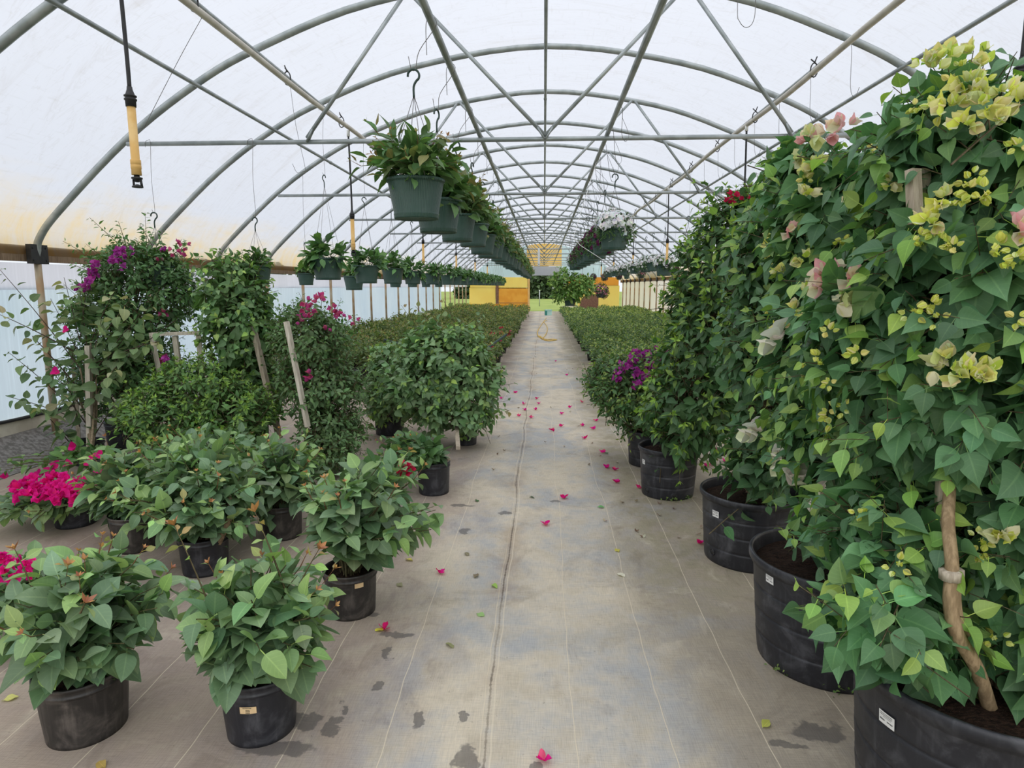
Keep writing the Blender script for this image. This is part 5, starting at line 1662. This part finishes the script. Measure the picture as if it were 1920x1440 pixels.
for i, (j, x, y, lab) in enumerate(((0, 3.32, 17.1, 'dark purple petunias in a small black pot hanging before the orange eave film'), (1, 3.3, 22.6, 'pale pink flowers in a small black pot near the right eave'), (2, 3.1, 25.0, 'small green basket under the far end of the lower right row'),
                                    (0, 3.1, 27.5, 'far dark petunia basket near the right end wall'), (1, 2.7, 29.5, 'far dark petunia basket near the right end wall'), (0, 2.3, 31.0, 'far dark petunia basket near the right end wall'), (0, 2.9, 32.0, 'far dark petunia basket near the right end wall'), (1, 1.9, 33.0, 'far dark petunia basket near the right end wall'))):
    z = 1.93 + .42
    ROW6.put(j, (x, y, z), i * 1.7, lab)
    hang_wire(x, bow_z(x) - .03, (x, y, z), 'wire above the %s' % lab.split(' near')[0].split(' hanging')[0].split(' under')[0], 'wires near the right eave', i + 80)
# two baskets hanging low over the aisle's far half
t = thing('hanging_basket', 'green basket with a big bright leafy plant hanging low over the aisle', 'hanging basket', (.555, 14.0, 2.70), 0, 'low hanging baskets over the aisle')
basket_shell(t, .275, .17, 1.44)
shrub(t, 530, [((.555 + dx, 14.0, z), (rx, .3, rz)) for dx, z, rx, rz in ((-.12, 1.62, .26, .26), (.2, 1.52, .28, .2), (.0, 1.36, .36, .14))], 150, 7, .10, .6, 'ovate', [(.12, .24, .05), (.15, .29, .07)], [(.3, .42, .1)], .22, 2, up=.5, base=(.555, 14, 1.25), nbr=20, youngness=.8)
hang_wire(.53, 2.772, (.555, 14.0, 2.70), 'short wire above the bright leafy aisle basket', 'wires over the aisle', 91)
t = thing('hanging_basket', 'dark pot of pink and purple petunias hanging right of the bright leafy basket', 'hanging basket', (1.34, 15.47, 2.70), 0, 'low hanging baskets over the aisle')
basket_shell(t, .26, .16, 1.30, .13, True, M_POT)
basket_plant(t, 540, .26, 1.30, 'pink')
hang_wire(1.34, 2.73, (1.34, 15.47, 2.70), 'short wire above the pink and purple aisle basket', 'wires over the aisle', 92)

# loose bent wires waiting for baskets
LOOSE = [('U-shaped empty wire hanging high right of the ridge', [(1.10, 4.1, 3.55), (1.105, 4.1, 3.1), (1.12, 4.1, 3.02), (1.16, 4.1, 2.985), (1.20, 4.1, 3.02), (1.205, 4.1, 3.15), (1.17, 4.1, 3.53)]),
         ('empty wire hook slanting from the left water pipe near the first sprinkler', [(-2.36, 4.75, 3.40), (-2.5, 4.62, 3.05), (-2.68, 4.5, 2.63), (-2.72, 4.5, 2.57), (-2.78, 4.5, 2.56), (-2.81, 4.5, 2.63)]),
         ('empty wire hook below the left water pipe, left of the first big low basket', [(-2.38, 6.3, 3.40), (-2.34, 6.3, 3.0), (-2.27, 6.3, 2.62), (-2.29, 6.3, 2.58), (-2.35, 6.3, 2.57), (-2.39, 6.3, 2.65)])]
for i in range(9):
    y = 5.0 + i * .62
    x = .535
    zz = 2.772
    d = .03 + .02 * (i % 3)
    ln = .16 + .05 * ((i * 5) % 4)
    LOOSE.append((['long bare wire loop hung on the right centre purlin, nearest to the camera', 'second bare wire loop on the right centre purlin'][i] if i < 2 else 'bare wire loop on the right centre purlin', [(x - .024, y, zz - .01), (x - .012, y, zz + .022), (x + .012, y, zz + .022), (x + .026, y, zz - .02), (x + d, y + .05, zz - ln), (x + d + .03, y + .07, zz - ln - .05), (x + d + .055, y + .08, zz - ln), (x + .03, y + .06, zz - .04)]))
for i in range(7):
    y = 5.6 + i * .8
    x, zz = 2.385, 3.375
    LOOSE.append(('bare wire hook on the right water pipe', [(x - .03, y, zz - .02), (x, y, zz + .03), (x + .03, y, zz - .02), (x + .05, y + .02, zz - .3), (x + .09, y + .02, zz - .38), (x + .12, y + .02, zz - .3)]))
for lab, pts in LOOSE:
    mb = MB()
    wire_tube(mb, pts, .0019, 4)
    tag(mb.build('loose_wire', M_WIRE), lab, 'wire', 'loose wires waiting for baskets')
t = thing('measuring_strip', 'thin white plastic strip hanging before the orange gable sheet', 'strip', (-.16, 19.9, 2.735), 0)
mb = MB()
mb.box((-.035, -.004, -.62), (.035, .004, -.10))
mb.build('strip_blade', M_WHITE, t, smooth=False)
mb = MB()
mb.tube([(0, -.006, -.575), (0, .006, -.575)], .014, 10)
mb.build('hole', M_INK, t)
mb = MB()
mb.tube([(0, 0, 0), (0, 0, -.11)], .003, 5)
mb.build('string', M_WIRE, t)
mb = MB()
mb.tube([(.525, 6.9, 2.76), at(1075, 445, 6.6), at(1088, 460, 6.5), at(1130, 487, 6.15)], .003, 5)
tag(mb.build('slanting_wire', M_WHITE), 'thin white wire slanting under the nearest white petunia basket', 'wire')


# ------------------------------------------------------------------ beds of small potted plants
def bed_proto(name, seed, cols, young, red, group, n=58, R=.295, H=.52, L=.075):
    t = thing(name, '', 'potted plant', (0, 0, 0), 0, group)
    mb = MB()
    mb.lathe([(0, .005), (.11, .005), (.115, 0), (.137, .20), (.145, .205), (.145, .225), (.13, .225), (.125, .19), (0, .19)], 20)
    mb.build('pot', M_POT, t)
    rng = np.random.default_rng(seed)
    bl = [((rng.uniform(-.06, .06), rng.uniform(-.06, .06), H * .76), (R * .95, R * .95, H * .26)), ((rng.uniform(-.12, .12), rng.uniform(-.12, .12), H * .92), (R * .55, R * .55, H * .16)), ((0, 0, H * .6), (R * .7, R * .7, H * .16))]
    P, O = anchors(rng, bl, n, .7, 1.02, .3)
    ln = rng.uniform(.10, .22, (n, 1))
    B = nrm(O * .5 + np.array([0, 0, .8]) + rng.normal(0, .45, (n, 3))) * ln
    mb, ms = MB(), MB()
    shoots(mb, ms, rng, P - B * .6, B, B * 0, 7, L, .6, cols, young, O, grav=.3, nup=.8, nout=.5, shape='ovate', lod=1, youngness=.45, r0=.0025, tipn=2, tipcol=young, tipL=.5)
    mb.build('foliage', M_LEAFS, t)
    if red:
        mf = MB()
        for k in range(red):
            me = FM['ros' if k % 2 else 'red'][0]
            o = bpy.data.objects.new('flower_cluster', me)
            COL.objects.link(o)
            o.parent = t
            a = rng.uniform(0, 6.28)
            o.location = (R * .8 * math.cos(a), R * .8 * math.sin(a), H * rng.uniform(.7, 1.05))
            o.rotation_euler = (rng.uniform(-.5, .5), rng.uniform(-.5, .5), 0)
            o.scale = (1.2,) * 3
    freeze(t)
    return t


BL = [(.10, .155, .055), (.125, .17, .06), (.085, .14, .05)]
BLY = [(.27, .31, .09), (.27, .20, .10), (.22, .29, .08)]
BR = [(.095, .165, .065), (.08, .145, .06), (.115, .19, .07)]
BRY = [(.29, .37, .09), (.22, .32, .08), (.38, .43, .16)]
GLB, GRB = 'reddish bougainvilleas in the left bed', 'yellow-tipped bushes in the right bed'
bedL = Pool([bed_proto('bedding_bush', 600 + i, BL, BLY, 0, GLB) for i in range(4)])
bedLr = Pool([bed_proto('bedding_bush', 610 + i, BL, BLY, 5, GLB) for i in range(2)])
bedR = Pool([bed_proto('bedding_shrub', 620 + i, BR, BRY, 0, GRB) for i in range(4)])
rg = random.Random(8)
farL, farR = [], []
for r_ in range(39):
    for c_ in range(6):
        y = 9.7 + r_ * .62 + rg.uniform(-.08, .08)
        x = -1.02 - c_ * .60 + rg.uniform(-.07, .07)
        if r_ < 4 and c_ == 2 and r_ < 1:
            continue
        s = rg.uniform(.9, 1.12) * (1.12 if c_ > 2 else 1.0)
        if y < 23.5:
            if c_ == 0 and r_ < 9 and r_ != 3:
                bedLr.put(r_, (x, y, 0), rg.uniform(0, 6), '%s red-flowered bush along the aisle edge of the left bed' % ['nearest', 'second', 'third', 'fourth', 'fourth', 'fifth', 'sixth', 'seventh', 'eighth'][r_], s)
            else:
                bedL.put(rg.randrange(4), (x, y, 0), rg.uniform(0, 6), 'reddish green potted bush among the left bed rows', s)
        else:
            farL.append((x, y, s))
        y = 8.2 + r_ * .64 + rg.uniform(-.08, .08)
        x = 1.08 + c_ * .60 + rg.uniform(-.07, .07)
        if y < 22.6:
            lab = 'yellow-tipped green bush among the right bed rows'
            if c_ == 0 and r_ < 4:
                lab = ['aisle-side green bush just behind the purple-topped potted climber', 'second aisle-side bush of the right bed', 'third aisle-side bush of the right bed', 'fourth aisle-side bush of the right bed'][r_]
            bedR.put(rg.randrange(4), (x, y, 0), rg.uniform(0, 6), lab, s * .95)
        else:
            farR.append((x, y, s * .9))
for nm, far, cols, yng, lab in (('bedding_bushes', farL, BL, BLY, 'mass of reddish green bushes at the far end of the left bed'), ('bedding_shrubs', farR, BR, BRY, 'mass of yellow-tipped bushes at the far end of the right bed')):
    rng = np.random.default_rng(77)
    mb = MB()
    for x, y, s in far:
        n = 190
        d = nrm(rng.normal(0, 1, (n, 3)) + np.array([0, 0, .5]))
        P = np.array([x, y, .36 * s]) + d * np.array([.31, .31, .19]) * s * rng.uniform(.6, 1.05, (n, 1))
        cc = palette(rng, n, cols)
        k = rng.random(n) < np.where(d[:, 2] > .4, .5, .1)
        cc[k] = palette(rng, int(k.sum()), yng)
        leaves(mb, rng, P, d + rng.normal(0, .5, (n, 3)), d + np.array([0, 0, .8]) + rng.normal(0, .4, (n, 3)), .075, .62, cc, 'ovate', 1)
    tag(mb.build(nm, M_LEAFS), lab, 'plants', None, 'stuff')
rng = np.random.default_rng(5)
mb = MB()
n = 900
P = np.stack([rng.uniform(-4.2, -1.0, n), rng.uniform(31, 36, n), rng.uniform(.42, .56, n)], -1)
k = rng.random(n) < .8
leaves(mb, rng, P, rng.normal(0, 1, (n, 3)), np.array([0, 0, 1.0]) + rng.normal(0, .4, (n, 3)), .07, .9, palette(rng, n, [(.85, .38, .02), (.85, .5, .05)]), 'round', 1)
tag(mb.build('orange_blossoms', M_PETAL), 'band of orange blossoms along the far end of the left bed', 'flowers', None, 'stuff')
mb = MB()
n = 1500
P = np.stack([rng.uniform(-4.2, -1.0, n), rng.uniform(31, 36, n), rng.uniform(.2, .48, n)], -1)
leaves(mb, rng, P, rng.normal(0, 1, (n, 3)), np.array([0, 0, 1.0]) + rng.normal(0, .6, (n, 3)), .09, .7, palette(rng, n, BL), 'ovate', 1)
tag(mb.build('marigold_foliage', M_LEAFS), 'low green foliage under the orange blossoms at the far left', 'plants', None, 'stuff')

# ------------------------------------------------------------------ far-end odds and ends, hose, poles
t = thing('storage_box', 'small mint and teal plastic box on the floor at the far doorway', 'box', (.24, 34.4, 0), .5)
mb = MB()
mb.box((-.14, -.12, 0), (.14, .12, .25))
mb.build('box_body', M_MINT, t, smooth=False)
mb = MB()
mb.box((-.155, -.135, .25), (.155, .135, .30))
mb.build('lid', M_MINT, t, smooth=False)
mb = MB()
mb.box((-.155, -.125, .0), (-.14, .125, .25))
mb.build('end_panel', M_TEAL, t, smooth=False)
t = thing('wooden_board', 'brown rounded board standing at the right of the far doorway', 'board', (2.55, 37.5, 0))
mb = MB()
pts = [(-.52, 0), (.55, 0), (.55, 1.0), (.1, 1.08), (-.2, 1.0), (-.42, .75), (-.52, .4)]
V = [(x, 0, z) for x, z in pts] + [(x, .08, z) for x, z in pts]
m = len(pts)
fan = [(0, i, i + 1) for i in range(1, m - 1)] + [(m, m + i + 1, m + i) for i in range(1, m - 1)]
mb.add(V, [fan, [(i, (i + 1) % m + 0, (i + 1) % m + m, i + m) for i in range(m)]])
mb.build('board_face', M_BROWN, t, smooth=False)
t = thing('orange_sack', 'small bright orange sack on the bench left of the brown board', 'sack', (1.62, 36.5, .42))
mb = MB()
mb.lathe([(0, 0), (.11, .01), (.14, .10), (.12, .24), (.05, .33), (.03, .35), (.06, .40), (0, .39)], 14, mod=lambda th, P: 1 + .12 * np.sin(3 * th) * np.ones((len(P), 1)))
mb.build('sack_body', M_ORANGE, t)
t = thing('low_bench', 'pale low bench under the bright leafy basket at the far doorway', 'bench', (1.45, 36.6, 0))
mb = MB()
mb.box((-.45, -.2, .36), (.45, .2, .42))
mb.build('bench_top', M_CREAM, t, smooth=False)
for sx in (-.4, .4):
    mb = MB()
    mb.box((sx - .03, -.17, 0), (sx + .03, .17, .36))
    mb.build('leg', M_CREAM, t, smooth=False)
hp = [(1024, 596), (1020, 602), (1013, 612), (1008, 622), (1009, 630), (1016, 634), (1022, 629), (1026, 620), (1025, 611), (1020, 603), (1026, 601)]
mb = MB()
mb.tube(curve([gnd(x, y, .012) for x, y in hp], 6), .0145, 6)
mb.tube(curve([gnd(1009, 629, .014), gnd(1014, 632, .03), gnd(1019, 637, .013), gnd(1029, 639, .012), gnd(1040, 638, .012), gnd(1044, 637, .012), gnd(1036, 636, .012), gnd(1022, 636, .03), gnd(1013, 630, .012)], 6), .0145, 6)
tag(mb.build('garden_hose', M_HOSE), 'yellow garden hose lying in loops on the aisle between the beds', 'hose')
mb = MB()
mb.tube([at(720, 637, 7.5), at(768, 649, 7.4), gnd(1000, 704) * .35 + at(768, 649, 7.4) * .65], .014, 6)
tag(mb.build('green_pole', M_HOOK), 'dark green pole leaning left behind the trellis shrub', 'pole')
mb = MB()
mb.tube([at(950, 627, 9.0), at(918, 650, 8.8), at(890, 670, 8.6)], .016, 6)
tag(mb.build('green_pole', M_HOOK), 'dark green pole slanting right of the trellis shrub, beside the red-flowered bush', 'pole')

# ------------------------------------------------------------------ fallen bracts and leaves on the floor
rg = random.Random(21)


def litter(name, label, cat, group, px, py, L, cols, shape, k=1, curl=.3, fold=.5, asp=.85):
    p = gnd(px, py)
    rng = np.random.default_rng(int(px * 7 + py))
    mb = MB()
    a = rng.uniform(0, 6.28) + np.arange(k) * 2.1
    D = np.stack([np.cos(a), np.sin(a), np.full(k, .35 if k > 1 else .05)], -1)
    leaves(mb, rng, np.tile([0, 0, .006], (k, 1)), D, np.array([0, 0, 1.0]) + rng.normal(0, .25, (k, 3)), L, asp, palette(rng, k, cols, .08), shape, 3, curl * (-1 if k > 1 else .3), fold, None, .2)
    o = mb.build(name, M_PETAL if k > 1 else M_LEAF)
    zmin = min(v.co.z for v in o.data.vertices)
    o.location = (p[0], p[1], .002 - zmin)
    return tag(o, label, cat, group)


SPECIAL = {(1020, 1428): 'large pink bract lying at the bottom edge of the picture', (722, 1181): 'pink bract touching a yellow leaf near the leaning bush', (827, 1076): 'tiny crimson bract left of the floor seam', (1022, 985): 'single pink bract in the middle of the aisle floor', (1058, 935): 'red bract right of a damp mark on the aisle',
           (1330, 1020): 'pink bract at the left foot of the battered ringed pot'}
BR_PX = [(1020, 1428), (722, 1181), (827, 1076), (1022, 985), (1058, 935), (1330, 1020), (1130, 849), (1138, 878), (1152, 882), (1156, 906), (1200, 916), (1052, 800), (1092, 799), (966, 737), (940, 748), (982, 759), (1006, 749), (984, 770), (973, 781), (996, 784), (1004, 769), (1010, 758), (1035, 809), (1053, 777), (1091, 755), (1118, 790), (1118, 752), (1096, 823), (1112, 805),
         (1342, 847), (1352, 852), (1325, 875), (1336, 873), (1360, 866), (1314, 1020), (1042, 678), (1063, 704), (1068, 765)]
for px, py in BR_PX:
    big_ = py > 1000
    litter('fallen_bract', SPECIAL.get((px, py), 'pink bract fallen on the grey aisle floor' if px < 1300 else 'pink bract fallen behind the fourth right-hand pot'), 'bract', 'pink bracts fallen on the floor', px, py, .034 if big_ else .04, MAG + [(.85, .12, .25)], 'bract', 3, .3, .5)
LEAF_PX = [(703, 1184, (.55, .55, .06), 'yellow leaf beside a pink bract near the leaning bush'), (908, 1157, (.32, .5, .18), 'pale green leaf lying left of the floor seam'), (923, 1097, (.3, .5, .1), 'small bright green leaf near the floor seam'), (760, 1050, (.5, .48, .08), 'yellow curled leaf under the leaning bush'), (595, 1028, (.5, .5, .1), 'yellow-green leaf before the scuffed pot'),
           (185, 1430, (.45, .33, .1), 'dry yellow leaf before the fluted pot'), (850, 1216, (.25, .24, .12), 'crumpled olive leaf on the aisle'), (890, 1085, (.2, .18, .1), 'brown crumpled leaf on the aisle'), (745, 1095, (.3, .26, .15), 'dry tan leaf beside the leaning bush pot'), (895, 942, (.06, .12, .04), 'dark green leaf left of the seam'), (993, 932, (.05, .1, .05), 'dark leaf right of the seam'),
           (1133, 953, (.1, .3, .1), 'green leaf near the right-hand pots'), (1140, 852, (.06, .14, .05), 'dark green leaf beside a pink bract on the right'), (1155, 1030, (.45, .45, .08), 'tiny yellow leaf on the right of the aisle'), (1430, 1366, (.4, .45, .1), 'small yellow-green leaf before the wide bark-soil pot'), (1172, 1082, (.6, .55, .45), 'pale dry scrap on the right of the aisle'), (878, 1043, (.3, .25, .16), 'tan dry leaf left of the seam'), (35, 1308, (.5, .5, .15), 'yellow leaf left of the fluted pot')]
for px, py, c, lab in LEAF_PX:
    litter('fallen_leaf', lab, 'leaf', 'leaves fallen on the floor', px, py, .05 if py > 900 else .06, [c], 'ovate', 1, .2, .35, .6)
for i in range(46):
    px = rg.uniform(900, 1110) if i < 26 else rg.uniform(1120, 1330)
    py = rg.uniform(640, 900) if i < 26 else rg.uniform(840, 1010)
    litter('dry_scrap', 'tiny pale dried petal scrap on the floor', 'petal', 'dried petal scraps on the floor', px, py, .022, [(.6, .54, .42), (.4, .33, .25), (.25, .18, .12)], 'round', 2, .3, .4)
